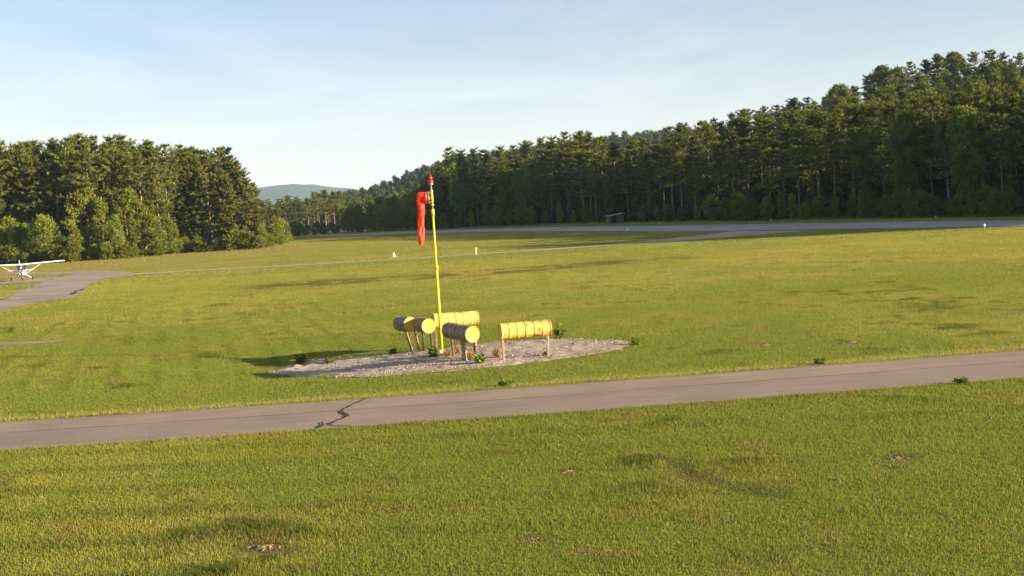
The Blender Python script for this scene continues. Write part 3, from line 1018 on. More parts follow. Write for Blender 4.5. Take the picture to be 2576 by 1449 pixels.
for xt, yt, dy, k, w in [(18, 540, 2, 'oval0', 1.1), (52, 556, 0, 'oval2', 1.0), (108, 535, -4, 'oval1', 1.0), (150, 590, 0, 'bush0', 1.2), (184, 563, -2, 'slim1', 1.1), (212, 466, 6, 'oval1', .8), (252, 500, 4, 'slim0', 1.2),
                         (289, 536, -1, 'slim2', 1.1), (321, 468, 4, 'slim0', 1.2), (352, 505, 2, 'oval0', .8), (392, 545, -2, 'slim1', 1.2), (430, 548, -1, 'slim2', 1.3), (452, 500, 5, 'oval2', .7), (470, 575, -1, 'slim0', 1.0),
                         (520, 565, -1, 'slim1', 1.1), (548, 540, 1, 'slim2', 1.1), (590, 560, -2, 'slim0', 1.1), (618, 565, -1, 'slim2', 1.2), (655, 560, -3, 'oval0', .9), (688, 541, -2, 'slim1', 1.5), (706, 546, -5, 'oval1', .95), (722, 575, -4, 'oval0', .8),
                         (75, 600, -2, 'bush1', 1.2), (130, 610, -4, 'bush2', 1.1), (-30, 560, 1, 'oval1', 1.0)]:
    plant_top(k, 'leafy_tree', xt, yt, edgeY(L_BASE, xt) + dy, w, zone='LL')
for i in range(28):
    x = -40 + i * 27.5 + J(9)
    b = lerp_list(L_BASE, x)
    plant_top(random.choice(BUSHES), 'shrub', x, b - random.uniform(24, 60), edgeY(L_BASE, x) - 5 + J(2.5), random.uniform(.9, 1.3), 'shrub', 'LB', 1.2, 6)

# ---- right wood
R_BASE = [(760, 590), (900, 585), (1000, 580.5), (1100, 576.5), (1300, 567.5), (1500, 562), (1700, 559), (1900, 556), (2100, 552.5), (2300, 549), (2576, 545), (2800, 541)]
R_TOP = [(1085, 405), (1105, 385), (1135, 360), (1165, 372), (1190, 363), (1215, 378), (1240, 354), (1268, 375), (1310, 345), (1335, 355), (1370, 336), (1440, 328), (1500, 328), (1540, 354), (1590, 333), (1640, 352), (1690, 315), (1735, 298), (1800, 300), (1850, 291),
         (1900, 287), (1950, 290), (2000, 276), (2100, 268), (2200, 256), (2300, 236), (2400, 224), (2500, 216), (2576, 228), (2700, 220)]
x = 1092
while x < 2680:
    plant_top(random.choice(PINES), 'pine_tree', x + J(5), lerp_list(R_TOP, x) + J(6), edgeY(R_BASE, x) + 16 + J(4), random.uniform(.9, 1.15), zone='RS')
    x += random.uniform(28, 38)
x = 1100
while x < 2680:
    k = random.choice(PINES + BROAD[:2])
    plant_top(k, 'pine_tree' if k in PINES else 'leafy_tree', x + J(8), lerp_list(R_TOP, x) + random.uniform(18, 75), edgeY(R_BASE, x) + 7 + J(3), random.uniform(.8, 1.05), zone='RF')
    x += random.uniform(36, 50)
x = 1110
while x < 2680:
    plant_top(random.choice(PINES), 'pine_tree', x + J(8), lerp_list(R_TOP, x) + random.uniform(22, 55), edgeY(R_BASE, x) + 30 + J(5), random.uniform(.9, 1.2), zone='RB')
    x += random.uniform(36, 50)
x = 900
while x < 2680:                                          # shaded undergrowth along the edge
    b = lerp_list(R_BASE, x)
    near = sstep(1000, 2500, np.array(x))
    if not 1500 < x < 1575:
        plant_top(random.choice(OVALS + SLIMS), 'leafy_tree', x + J(6), b - random.uniform(28, 62) - 25 * float(near), edgeY(R_BASE, x) + 2 + J(2), random.uniform(.9, 1.35), zone='RU')
    x += random.uniform(24, 40)
# ---- slope behind the right wood
S_TOP = [(1790, 300), (1850, 268), (1890, 262), (1930, 265), (1965, 258), (2008, 240), (2050, 236), (2085, 240), (2120, 200), (2150, 210), (2200, 172), (2240, 162), (2300, 150), (2360, 142), (2400, 130), (2480, 126), (2576, 124), (2700, 118)]
for row, (fr, D) in enumerate([(1.0, 405), (.72, 375), (.45, 345), (.2, 315)]):
    x = 1800 + row * 60
    while x < 2660:
        ys = lerp_list(S_TOP, x); yf = lerp_list(R_TOP, x)
        yt = ys * fr + yf * (1 - fr) + J(7) + (4 if row else 0)
        if yf - ys > 14 or row == 0:
            k = random.choice(PINES + PINES + BROAD + ['spruce0', 'edge0', 'edge1'])
            if abs(x - 2050) < 16 and row == 0: k = 'spruce1'
            plant_top(k, 'spruce_tree' if k.startswith('spruce') else 'leafy_tree' if k in BROAD else 'pine_tree', x + J(6), yt, D + J(8), random.uniform(.9, 1.2), zone='HS' if row == 0 else 'HM', hmin=11, hmax=36)
        x += random.uniform(33, 44)
# ---- gap between the woods
for i in range(17):
    x = 655 + i * 13 + J(4)
    yt = lerp_list([(650, 505), (666, 500), (710, 492), (764, 483), (819, 472), (862, 482), (900, 490)], x) + random.uniform(-3, 14)
    plant_top(random.choice(PINES), 'pine_tree', x, yt, 470 + (i % 3) * 14 + J(4), random.uniform(.9, 1.15), zone='GP')
for xt, yt in [(735, 556), (755, 559), (775, 563), (795, 557), (812, 560), (830, 556), (848, 566), (742, 572), (765, 574), (790, 573), (818, 574), (840, 576)]:
    plant_top(random.choice(BUSHES + ['oval2']), 'shrub', xt + J(4), yt, 425 + J(8) if yt < 570 else 402 + J(5), 1.5, 'shrub', 'GB', 1.5, 9)
for xt, yt, dy in [(858, 520, 20), (880, 512, 14), (905, 510, 14), (930, 500, 20), (952, 490, 30), (975, 494, 18), (1000, 486, 22), (1025, 478, 22), (1050, 470, 20), (1072, 455, 22), (1088, 430, 26), (870, 545, 3), (900, 548, 3), (935, 540, 4), (968, 535, 4), (1005, 530, 5), (1040, 520, 6), (1075, 505, 6)]:
    plant_top(random.choice(OVALS + SLIMS), 'leafy_tree', xt + J(4), yt, edgeY(R_BASE, xt) + dy, 1.25, zone='GD')

# labels of the trees, counted from the left within their row
ZONES = {
    'LS': ('tall sunlit pine on the skyline of the left wood, {} from the left', 'skyline pines of the left wood'),
    'LF': ('sunlit pine with bare lower trunk in front of the left wood, {} from the left', 'front pines of the left wood'),
    'LE': ('low-branched pine at the right end of the left wood, {} from the left', 'pines at the end of the left wood'),
    'LL': ('bright leafy young tree at the foot of the left wood, {} from the left', 'leafy trees at the foot of the left wood'),
    'LB': ('low green shrub on the straw bank below the left wood, {} from the left', 'shrubs below the left wood'),
    'RS': ('pine with sunlit top along the crest of the right wood, {} from the left', 'crest pines of the right wood'),
    'RF': ('shaded tree at the front of the right wood beyond the runway, {} from the left', 'front trees of the right wood'),
    'RB': ('pine half hidden behind the crest pines of the right wood, {} from the left', 'rear pines of the right wood'),
    'RU': ('dark leafy undergrowth tree at the runway edge of the right wood, {} from the left', 'undergrowth trees of the right wood'),
    'HS': ('tree on the hilltop skyline behind the right wood, {} from the left', 'skyline trees of the hill'),
    'HM': ('tree on the hillside above the right wood, {} counting from the left', 'trees on the hillside'),
    'GP': ('distant pine in the gap between the woods, {} from the left', 'distant pines in the gap'),
    'GB': ('distant low shrub at the field end between the woods, {} from the left', 'distant shrubs in the gap'),
    'GD': ('shaded leafy tree behind the red windsock, {} from the left', 'leafy trees behind the windsock'),
}
for z, (txt, grp) in ZONES.items():
    L = sorted([p for p in PLANTED if p[1] == z], key=lambda p: p[0])
    for i, (_, _, o) in enumerate(L):
        o['label'] = txt.format(ordw(i)); o['group'] = grp


# ---- woods too deep to count: one mass behind the rows, the ridge and outside the frame
def mass_tree(rng, X, Y, Z, H, wide):
    """light pine: slim triangles on whorls"""
    n = 80
    t = rng.random(n) ** .85
    z = H * (.04 + .96 * t)
    r = wide * (1 - t) ** .7 * rng.uniform(.35, 1.1, n) + .1
    az = rng.uniform(0, 6.28, n)
    c = np.stack([X + np.cos(az) * r, Y + np.sin(az) * r, Z + z], 1)
    d = np.stack([np.cos(az) * .5, np.sin(az) * .5, np.full(n, .3)], 1)
    return c, d


def mass(name, pts, label, seed, tuft=1.5, per=4, tri=5):
    rng = np.random.default_rng(seed)
    C = []; D = []; T = []; tv = MB()
    for X, Y, Z, H, w in pts:
        c, d = mass_tree(rng, X, Y, Z, H, w)
        C.append(c); D.append(d); T.append(np.clip(rng.normal(.42, .1, len(c)) + rng.normal(0, .12), 0, 1))
    lv = Leaves()
    lv.tufts(np.concatenate(C), np.concatenate(D), tri, tuft, .42, .6, .2, rng, np.concatenate(T))
    me_ = lv.mesh(name)
    return tag(link_mesh(name, me_, M_WOODS), label, 'wood', kind='stuff')


P = []
for i in range(150):                                      # behind the left wood
    x = random.uniform(-110, 600); Y = edgeY(L_BASE, max(-60, min(x, 600))) + random.uniform(32, 95)
    p = pt(x, lerp_list(L_TOP, x) + random.uniform(14, 60), Y)
    if x > 520 and Y > 330: continue
    P.append((p.x, p.y, gz(p.x, p.y), p.z - gz(p.x, p.y), 3.2))
for i in range(280):                                      # behind the flat part of the right wood
    x = random.uniform(1085, 1800); Y = edgeY(R_BASE, x) + random.uniform(24, 90)
    p = pt(x, lerp_list(R_TOP, x) + random.uniform(38, 80), Y)
    P.append((p.x, p.y, gz(p.x, p.y), p.z - gz(p.x, p.y), 4.2))
for i in range(170):                                      # filling the slope
    x = random.uniform(1830, 2720); Y = random.uniform(270, 470)
    p = pt(x, 400, Y); P.append((p.x, p.y, gz(p.x, p.y), random.uniform(13, 17), 3.4))
for i in range(950):                                      # the same wood going on to the right of the photo
    t = random.uniform(14, 330); s_ = random.uniform(2, 190)
    if i > 450: t = random.uniform(12, 190); s_ = random.uniform(0, 70)
    X = 60 + .934 * t + .358 * s_; Y = 129 - .358 * t + .934 * s_
    if X < Y * .4667 + 9 - max(0, 0) or Y > 300: continue
    P.append((X, Y, gz(X, Y), random.uniform(15.5, 20), 4.4))
for i in range(420):                                      # low growth under the pines
    if i < 260:
        x = random.uniform(1085, 2720); Y = edgeY(R_BASE, min(x, 2680)) + random.uniform(9, 46); p = pt(x, 520, Y); X = p.x
    else:
        t = random.uniform(10, 130); s_ = random.uniform(1, 40); X = 60 + .934 * t + .358 * s_; Y = 129 - .358 * t + .934 * s_
        if X < Y * .4667 + 7: continue
    P.append((X, Y, gz(X, Y), random.uniform(5, 9.5), 3.6))
mass('forest', P, 'dense pine forest filling in behind the front rows of trees', 5)

# ------------------------------------------------------------------ ridge and far hill
def ridge_h(X, Y):
    th = np.degrees(np.arctan2(X, Y))
    top = np.interp(th, [-26, -18, -13, -11, -9.0, -7.5, -6.7, -5.5, -4.3, -2, 2, 8, 20, 30], [4, 5, 7, 12, 21, 24, 28, 36, 44, 52, 60, 66, 60, 40])
    r = np.hypot(X, Y)
    return 3.0 + (top - 3) * np.exp(-((r - 1150) / 260) ** 2)


th, rr = np.meshgrid(np.radians(np.linspace(-26, 30, 120)), np.linspace(640, 1650, 40))
X = np.sin(th) * rr; Y = np.cos(th) * rr
Z = ridge_h(X, Y) - .5
Z[0] = -.8; Z[-1] = -.8
k = np.arange(X.size).reshape(X.shape)
Q = np.stack([k[:-1, :-1].ravel(), k[:-1, 1:].ravel(), k[1:, 1:].ravel(), k[1:, :-1].ravel()], 1)
V = np.stack([X.ravel(), Y.ravel(), Z.ravel()], 1); Q = orient_up(V, Q)
M_FLOOR = worn('forest_floor', (.06, .055, .025), (.04, .035, .02), .2, .4, .7, .95)
tag(link_mesh('ridge', np_mesh('ridge', V, None, Q, True), M_FLOOR), kind='structure')
P = []
for i in range(1500):
    a = R(random.uniform(-15, 12)); r = random.uniform(720, 1330)
    X, Y = math.sin(a) * r, math.cos(a) * r
    P.append((X, Y, float(ridge_h(X, Y)) - .8, random.uniform(12, 18), random.uniform(3, 4.6)))
mass('ridge_forest', P, 'forest covering the ridge beyond the end of the field', 6, 2.6, 4, 4)


def far_top(th):
    return np.interp(th, [-60, -40, -26, -16, -13.8, -13.0, -12.2, -11.5, -10.9, -10.2, -9.4, -8.6, -7, 0, 20, 60],
                     [120, 170, 190, 232, 248, 260, 268, 277, 276, 270, 256, 240, 205, 160, 140, 100])


tha = np.linspace(-60, 60, 500); rra = np.linspace(5200, 9000, 40)
th, rr = np.meshgrid(np.radians(tha), rra)
X = np.sin(th) * rr; Y = np.cos(th) * rr
hump = np.exp(-((rr - 7000) / 850) ** 2)
Z = far_top(np.degrees(th)) * hump * (1 + .05 * (fbm(X / 420, Y / 420, 201) - .5)) + (fbm(X / 70, Y / 70, 207) - .5) * 16 * hump - .8
k = np.arange(X.size).reshape(X.shape)
Q = np.stack([k[:-1, :-1].ravel(), k[:-1, 1:].ravel(), k[1:, 1:].ravel(), k[1:, :-1].ravel()], 1)
V = np.stack([X.ravel(), Y.ravel(), Z.ravel()], 1); Q = orient_up(V, Q)


def hill_mat():
    m, nt, b = principled('far_woods', (.045, .06, .02), .95, 0, .1)
    g_ = nt.nodes.new('ShaderNodeNewGeometry')
    n1 = noise(nt, .02, 6, .7, g_.outputs['Position'])
    nt.links.new(ramp(nt, n1, [(.3, (.03, .045, .017)), (.7, (.08, .095, .03))]), b.inputs['Base Color'])
    return m


tag(link_mesh('hills', np_mesh('hills', V, None, Q, True), hill_mat()), kind='structure')

# ------------------------------------------------------------------ wind turbines on the far hill
def turbine(xp, ytop, ybase, label, phase):
    D = 6900.0
    top = pt(xp, ytop, D); bot = pt(xp + .06 * (ybase - ytop), ybase + 6, D)
    o = empty('wind_turbine', (top.x, D, bot.z))
    h = top.z - bot.z
    m = MB(); m.lathe([(0, 1.1), (h, .6)], (0, 0, 0), (0, 0, 1), 8, (True, True)); m.build('tower', M_WHITE, o)
    m = MB(); m.box((0, -.5, h + .8), (1.6, 6, 1.8), None, .4); m.build('nacelle', M_WHITE, o)
    for i in range(3):
        a = phase + i * 2 * math.pi / 3
        d = Vector((math.cos(a), 0, math.sin(a)))
        m = MB(); m.tube([Vector((0, -4.5, h + .8)) + d * s for s in (.5, 4, 12, 22)], [.3, .5, .35, .1], 5)
        m.build('blade', M_WHITE, o)
    tag(o, label, 'wind turbine', 'wind turbines on the far hill')


turbine(715, 451, 462, 'tiny white wind turbine on the far hill, the leftmost of three', 1.2)
turbine(742, 448, 461, 'tiny white wind turbine on the far hill, middle and tallest of three', .4)
turbine(839, 454, 467, 'tiny white wind turbine on the far hill, alone at its right end', 1.9)

# ------------------------------------------------------------------ drum markers
DR, DL = .285, .90


def drum(parent, c0, ax, mat, seed, dents=0):
    """steel drum from c0 along ax (world space), child of an unrotated parent"""
    rnd = random.Random(seed)
    k_ = .012; prof = [(0.0, DR - .012), (0.0, DR + .006), (.022, DR + .008), (.03, DR - .004), (.10, DR - .002), (.285, DR - .002), (.30, DR + k_), (.32, DR - .003), (.45, DR - .003), (.58, DR - .003), (.60, DR + k_), (.615, DR - .002), (.80, DR - .002), (.87, DR - .004), (.878, DR + .008), (.90, DR + .006), (.90, DR - .012)]
    fine = []
    for (a, r), (b, r2) in zip(prof[:-1], prof[1:]):
        n = max(1, int((b - a) / .05))
        for i in range(n): fine.append((a + (b - a) * i / n, r + (r2 - r) * i / n))
    fine.append(prof[-1])
    m = MB(); m.lathe(fine, c0, ax, 36)
    ax = Vector(ax).normalized()
    dl = [(rnd.uniform(.08, .82), rnd.uniform(0, 6.28), rnd.uniform(.06, .13), rnd.uniform(.012, .03)) for _ in range(5 + dents)]
    if dents: dl += [(.75, math.pi + .6, .16, .05), (.3, math.pi - .5, .12, .04)]
    ref = Vector((0, 0, 1)); u = (ref - ax * ref.dot(ax)).normalized(); w = ax.cross(u)
    nv = []
    for p in m.v:
        p = Vector(p); q = p - Vector(c0); a = q.dot(ax); rv = q - ax * a; th_ = math.atan2(rv.dot(w), rv.dot(u))
        k = 0
        for (da, dth, dr, dd) in dl:
            dt = (th_ - dth + math.pi) % (2 * math.pi) - math.pi
            k += dd * math.exp(-((a - da) ** 2 + (dt * DR) ** 2) / dr ** 2)
        nv.append(p - rv * min(.25, k / DR))
    m.v = nv
    d = m.build('drum', mat, parent)
    off = parent.location
    d.data.transform(Matrix.Translation(-off))
    for end, s in ((0.0, 1), (DL, -1)):
        l = MB()
        o = Vector(c0) + ax * (end + s * .012)
        l.lathe([(0, .001), (0, DR * .55), (-s * .004, DR * .57), (-s * .004, DR - .02), (-s * .010, DR - .010)], o, ax, 36)
        bo = o + u * DR * .66
        l.lathe([(0, .035), (-s * .012, .035), (-s * .012, .002)], bo, ax, 12)
        lo = l.build('lid', M_YELLOW_LID, d)
        lo.data.transform(Matrix.Translation(-off))
    return d


def post(parent, top, foot, r=.05, square=True):
    m = MB()
    top = Vector(top); foot = Vector(foot); d = (top - foot).normalized(); foot2 = foot - d * .12
    L = (top - foot2).length
    rot = d.to_track_quat('Z', 'Y').to_matrix()
    m.box((top + foot2) / 2, (r * 1.6, r * 1.6, L), rot, .008)
    p = m.build('post', M_POST, parent)
    p.data.transform(Matrix.Translation(-parent.location))
    return p


def zpx4(x, y): return (906 + x * .2866, 738 + y * .2866)


def marker(label, front_px, back_px, Yf, Yb, nd, posts, mats, dents=0):
    c0 = pt(*zpx4(*front_px), Yf); c1 = pt(*zpx4(*back_px), Yb)
    zc = (c0.z + c1.z) / 2
    ax = Vector((c1.x - c0.x, c1.y - c0.y, (c1.z - c0.z) * .5)).normalized()
    c0.z = zc - ax.z * DL * nd / 2
    mid = c0 + ax * DL * nd / 2
    o = empty('barrel_marker', (mid.x, mid.y, gz(mid.x, mid.y)))
    bpy.context.view_layer.update()
    for i in range(nd):
        drum(o, c0 + ax * (DL + .006) * i, ax, mats[i], 31 + int(front_px[0]) + i, dents if i == nd - 1 else 0)
    for tx, ty, tD, fx, fy in posts:
        top = pt(*zpx4(tx, ty), tD); top.z += .05
        post(o, top, at(*zpx4(fx, fy)))
    tag(o, label, 'barrel marker', 'yellow drum markers on posts round the windsock')
    return o


# far left: one drum on two leaning posts
marker('single yellow drum on two leaning posts, farthest left of the markers', (440, 270), (345, 266), 42.0, 42.78, 1, [(397, 335, 42.45, 455, 500), (480, 335, 42.2, 521, 513)], [M_GREY_BROWN_DRUM])
marker('single yellow drum with rust dot on its lid, second from the left', (603, 285), (530, 276), 41.2, 42.02, 1, [(546, 342, 41.7, 558, 505), (616, 346, 41.5, 632, 500)], [M_GREY_BROWN_DRUM])
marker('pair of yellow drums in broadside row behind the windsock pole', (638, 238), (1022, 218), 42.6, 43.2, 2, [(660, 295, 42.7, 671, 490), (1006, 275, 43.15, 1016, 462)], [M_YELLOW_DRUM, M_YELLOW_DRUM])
marker('pair of yellow drums pointing at the viewer right of the windsock pole', (988, 365), (778, 318), 37.6, 39.15, 2, [(799, 385, 39.4, 815, 545), (892, 408, 38.75, 905, 588), (908, 410, 38.6, 932, 598), (1000, 425, 38.5, 1008, 560)], [M_GREY_BROWN_DRUM, M_GREY_BROWN_DRUM])
marker('dented rusty pair of yellow drums on two posts, rightmost of the markers', (1226, 335), (1662, 300), 38.02, 38.45, 2, [(1248, 400, 38.08, 1265, 595), (1646, 365, 38.4, 1650, 568)], [M_YELLOW_DRUM, M_YELLOW_RUST], 4)

# ------------------------------------------------------------------ windsock pole
pb = at(1112, 889)
PY = pb.y


def pz(x, y): return pt(x, y, PY).z


pole = empty('windsock_pole', pb)
h1 = pz(1099, 672) - pb.z; h2 = pz(1086, 528) - pb.z
m = MB(); m.lathe([(.0, .060), (h1, .055), (h1, .047), (h2, .042)], (0, 0, 0), (0, 0, 1), 20, (True, True)); m.build('lower_pole', M_POLE_Y, pole)
m = MB(); m.lathe([(h1 - .09, .064), (h1 - .09, .078), (h1 + .06, .078), (h1 + .06, .05)], (0, 0, 0), (0, 0, 1), 18); m.lathe([(h2 - .22, .048), (h2 - .22, .066), (h2 + .03, .066), (h2 + .03, .02)], (0, 0, 0), (0, 0, 1), 18); m.build('collar', M_POLE_Y, pole)
ztop = pz(1080, 464) - pb.z
m = MB(); m.lathe([(h2, .030), (ztop, .030)], (0, 0, 0), (0, 0, 1), 12, (True, True)); m.build('upper_mast', M_GALV, pole)
ha, hb = pz(1083, 511) - pb.z, pz(1083, 483) - pb.z
m = MB(); m.lathe([(ha, .028), (ha, .052), (hb, .052), (hb, .028)], (0, 0, 0), (0, 0, 1), 16); m.lathe([(ha - .10, .03), (ha - .10, .066), (ha - .04, .066), (ha - .04, .03)], (0, 0, 0), (0, 0, 1), 16); m.lathe([(hb, .03), (hb + .0, .064), (hb + .05, .064), (hb + .05, .03)], (0, 0, 0), (0, 0, 1), 16)
m.build('swivel', M_POLE_Y, pole)
m = MB(); m.box((-.07, -.02, .04), (.15, .15, .22), None, .02); m.build('footing', M_CONC, pole)
# twin red lamp
lamp0 = ztop
m = MB(); m.lathe([(lamp0 - .02, .03), (lamp0 - .02, .075), (lamp0 + .03, .085), (lamp0 + .03, .05)], (0, 0, 0), (0, 0, 1), 14); m.build('lamp_base', M_GALV, pole)
m = MB()
m.lathe([(lamp0 + .02, .07), (lamp0 + .06, .095), (lamp0 + .12, .092), (lamp0 + .17, .05)], (0, 0, 0), (0, 0, 1), 16, (False, True))
m.lathe([(lamp0 + .17, .04), (lamp0 + .20, .07), (lamp0 + .27, .066), (lamp0 + .33, .03), (lamp0 + .36, .012)], (0, 0, 0), (0, 0, 1), 16, (False, True))
m.build('red_lamp', M_RED, pole)
tag(pole, 'slim yellow windsock pole with red lamp on top, standing in the gravel', 'windsock pole')

# windsock hung from the ring
sy0 = (ha + hb) / 2
sock = empty('windsock', (pb.x, pb.y, pb.z + sy0))
rs = .225
u = PY / F0
m = MB()
ringpts = lambda x, r: [(x, -.12 + math.cos(a) * r, math.sin(a) * r) for a in np.linspace(0, 2 * math.pi, 25)]
m.tube(ringpts(-.10, rs), .012, 6, (False, False)); m.tube(ringpts(-.20, rs - .005), .009, 6, (False, False))
for a in (.4, 1.9, 3.5, 5.0):
    m.tube([(-.02, 0, .12 * math.sin(a)), (-.10, -.12 + math.cos(a) * rs, math.sin(a) * rs), (-.20, -.12 + math.cos(a) * rs, math.sin(a) * rs)], .007, 5)
m.build('wire_frame', M_GALV, sock)
# fabric: rings along a path that runs out and folds down
ringsF = []
NR = 40
rnd = random.Random(4)
xo = -(1083 - 1046) * u          # left extent
SW, SH2 = .28, .220
for i in range(84):
    s = i / 83
    if s < .16:
        t = s / .16
        piv = Vector((-.11 + (xo + SW + .11) * t, -.12, -SH2)); dr = Vector((0, 0, 1)); L = SH2 * 2; hd = rs * (1 - .15 * t); tw = 0
    elif s < .34:
        t = (s - .16) / .18; a = t * math.pi / 2
        dr = Vector((-math.sin(a), 0, math.cos(a)))
        L = ((SW / max(1e-6, math.sin(a))) ** -7 + (SH2 * 2 / max(1e-6, math.cos(a))) ** -7) ** (-1 / 7)
        piv = Vector((xo + SW, -.12, -SH2)); hd = rs * (.85 - .45 * t); tw = 0
    else:
        t = (s - .34) / .66
        xr = xo + SW - (.11 * t) + .018 * math.sin(t * 11); xl = xo - .055 * t + .012 * math.sin(t * 8)
        piv = Vector((xr, -.12 + .03 * math.sin(t * 5), -SH2 - 1.56 * t)); L = xr - xl; dr = Vector((-1, 0, .04)).normalized(); hd = .09 + .025 * math.sin(t * 9 + 1)
    n2 = Vector((0, 1, 0)); c = piv + dr * L / 2
    ring = []
    w_ = min(1, max(0, s - .10) * 5)
    for k_ in range(NR):
        a = 2 * math.pi * k_ / NR
        ca, sa = math.cos(a), math.sin(a)
        fold = 1 + (.16 * math.sin(a * 3 + s * 13) + .12 * math.sin(a * 5 - s * 23) + .06 * math.sin(a * 9 + s * 37)) * w_
        ring.append(c + dr * (ca * L / 2 * (1 + .05 * w_ * math.sin(s * 43 + 2 * a))) + n2 * (sa * hd * fold))
    ringsF.append(ring)
m = MB(); m.rings(ringsF, (False, False))
fab = m.build('fabric_sleeve', M_SOCK, sock)
tag(sock, 'limp red windsock hanging folded down beside the top of the yellow pole', 'windsock')


# ------------------------------------------------------------------ aeroplane
def ellipse_ring(y, cx, cz, hw, hh, n=24, e=2.4):
    r = []
    for k_ in range(n):
        a = 2 * math.pi * k_ / n
        c, s = math.cos(a), math.sin(a)
        r.append(Vector((cx + hw * math.copysign(abs(c) ** (2 / e), c), y, cz + hh * math.copysign(abs(s) ** (2 / e), s))))
    return r


def airplane():
    base = at(56, 705.5)
    yaw = math.atan2(base.x, base.y)          # nose (-Y local) towards the viewer
    o = empty('light_airplane', base, -yaw + R(2))
    fus = [(-2.25, 1.12, .30, .30), (-2.2, 1.12, .40, .34), (-1.9, 1.13, .47, .40), (-1.4, 1.12, .52, .46), (-.9, 1.13, .55, .52), (-.55, 1.26, .56, .66), (-.1, 1.42, .57, .76), (.7, 1.44, .56, .75), (1.4, 1.40, .50, .64), (2.4, 1.33, .36, .43), (3.8, 1.27, .22, .28), (5.3, 1.25, .08, .16)]
    m = MB(); m.rings([ellipse_ring(y, 0, z, hw, hh) for y, z, hw, hh in fus]); m.build('fuselage', M_WHITE, o)
    m = MB(); m.rings([ellipse_ring(y, 0, z, hw + .012, hh + .012) for y, z, hw, hh in fus[1:5]], (False, False))
    m.v = [(x, y, z) for x, y, z in m.v]
    sel = [f for f in m.f if all(m.v[i][2] > 1.22 for i in f)]
    m.f = sel; m.sm = [True] * len(sel); m.build('blue_cowl_panel', M_BLUE, o)
    m = MB()
    m.rings([[Vector((-.50, -.98, 1.50)), Vector((.50, -.98, 1.50)), Vector((.46, -.97, 1.56)), Vector((-.46, -.97, 1.56))], [Vector((-.575, -.5, 1.55)), Vector((.575, -.5, 1.55)), Vector((.54, -.40, 2.05)), Vector((-.54, -.40, 2.05))], [Vector((-.58, .6, 1.6)), Vector((.58, .6, 1.6)), Vector((.55, .6, 2.06)), Vector((-.55, .6, 2.06))]], sm=False)
    m.build('windshield', M_GLASS, o)
    # wing with dihedral
    rings = []
    for s in np.linspace(-1, 1, 17):
        x = s * 5.5; a = abs(s)
        ch = 1.62 if a < .5 else 1.62 - .5 * (a - .5) / .5
        zc = 2.13 + abs(x) * .030
        th_ = .12 if a < .97 else .07
        prof = [(-.0, 0), (.06, .5), (.25, .95), (.55, .8), (1, .05), (.55, -.25), (.25, -.35), (.06, -.3)]
        rings.append([Vector((x, -.45 + p * ch, zc + q_ * th_)) for p, q_ in prof])
    m = MB(); m.rings(rings); m.build('wing', M_WHITE, o)
    for s in (-1, 1):
        m = MB(); rr_ = []
        for t in np.linspace(0, 1, 5):
            c = Vector((s * (.56 + 1.98 * t), .1 + .15 * t, .88 + (2.13 + 2.54 * .03 - .06 - .88) * t))
            rr_.append([c + Vector((0, .12 * math.cos(a), .035 * math.sin(a))) for a in np.linspace(0, 2 * math.pi, 9)[:-1]])
        m.rings(rr_); m.build('wing_strut', M_WHITE, o)
        m = MB(); m.tube([(s * .45, .35, .78), (s * .85, .40, .55), (s * 1.27, .42, .22)], [.06, .05, .04], 8); m.build('gear_leg', M_WHITE, o)
        m = MB(); m.lathe([(-.08, .10), (-.08, .17), (-.05, .21), (.05, .21), (.08, .17), (.08, .10)], (s * 1.33, .42, .21), (1, 0, 0), 20, (True, True)); w_ = m.build('wheel', M_TYRE, o)
        m = MB(); m.lathe([(-.085, .02), (-.085, .09), (.085, .09), (.085, .02)], (s * 1.33, .42, .21), (1, 0, 0), 14, (True, True)); m.build('hub', M_WHITE, w_)
        rr_ = []
        for t in np.linspace(0, 1, 4):
            ch = 1.15 - .35 * t
            rr_.append([Vector((s * (.08 + 1.62 * t), 4.45 + .25 * t + p * ch, 1.28 + q_ * .05)) for p, q_ in [(0, 0), (.2, 1), (1, 0), (.2, -1)]])
        m = MB(); m.rings(rr_); m.build('tailplane', M_WHITE, o)
    m = MB(); m.rings([[Vector((q_ * .06, 4.1 + .9 * t + p * (1.5 - .7 * t), 1.35 + 1.35 * t)) for p, q_ in [(0, 0), (.25, 1), (1, 0), (.25, -1)]] for t in (0, .4, .8, 1)]); m.build('tail_fin', M_WHITE, o)
    m = MB(); m.tube([(0, -1.75, .75), (0, -1.8, .2)], .035, 8); m.tube([(-.09, -1.8, .42), (.09, -1.8, .42)], .03, 6); m.build('nose_leg', M_GALV, o)
    m = MB(); m.lathe([(-.06, .08), (-.06, .14), (-.03, .18), (.03, .18), (.06, .14), (.06, .08)], (0, -1.8, .18), (1, 0, 0), 18, (True, True)); m.build('wheel', M_TYRE, o)
    m = MB(); m.lathe([(0, .01), (.05, .06), (.14, .12), (.26, .15), (.26, .02)], (0, -2.55, 1.12), (0, 1, 0), 18); m.build('spinner', M_WHITE, o)
    m = MB()
    for s in (-1, 1):
        d = Vector((s * .16, 0, s * .987)); w = Vector((.987, 0, -.16))
        m.rings([[Vector((0, -2.38, 1.12)) + d * r_ + w * (c * math.cos(a)) + Vector((0, .02 * math.sin(a), 0)) for a in np.linspace(0, 2 * math.pi, 9)[:-1]] for r_, c in ((.08, .06), (.3, .09), (.6, .085), (.93, .05))])
    m.build('propeller', M_DARK, o)
    for s in (-1, 1):
        m = MB(); m.lathe([(0, .10), (-.012, .11), (-.012, .01)], (s * .24, -2.255, 1.22), (0, 1, 0), 14); m.build('air_intake', M_DARK, o)
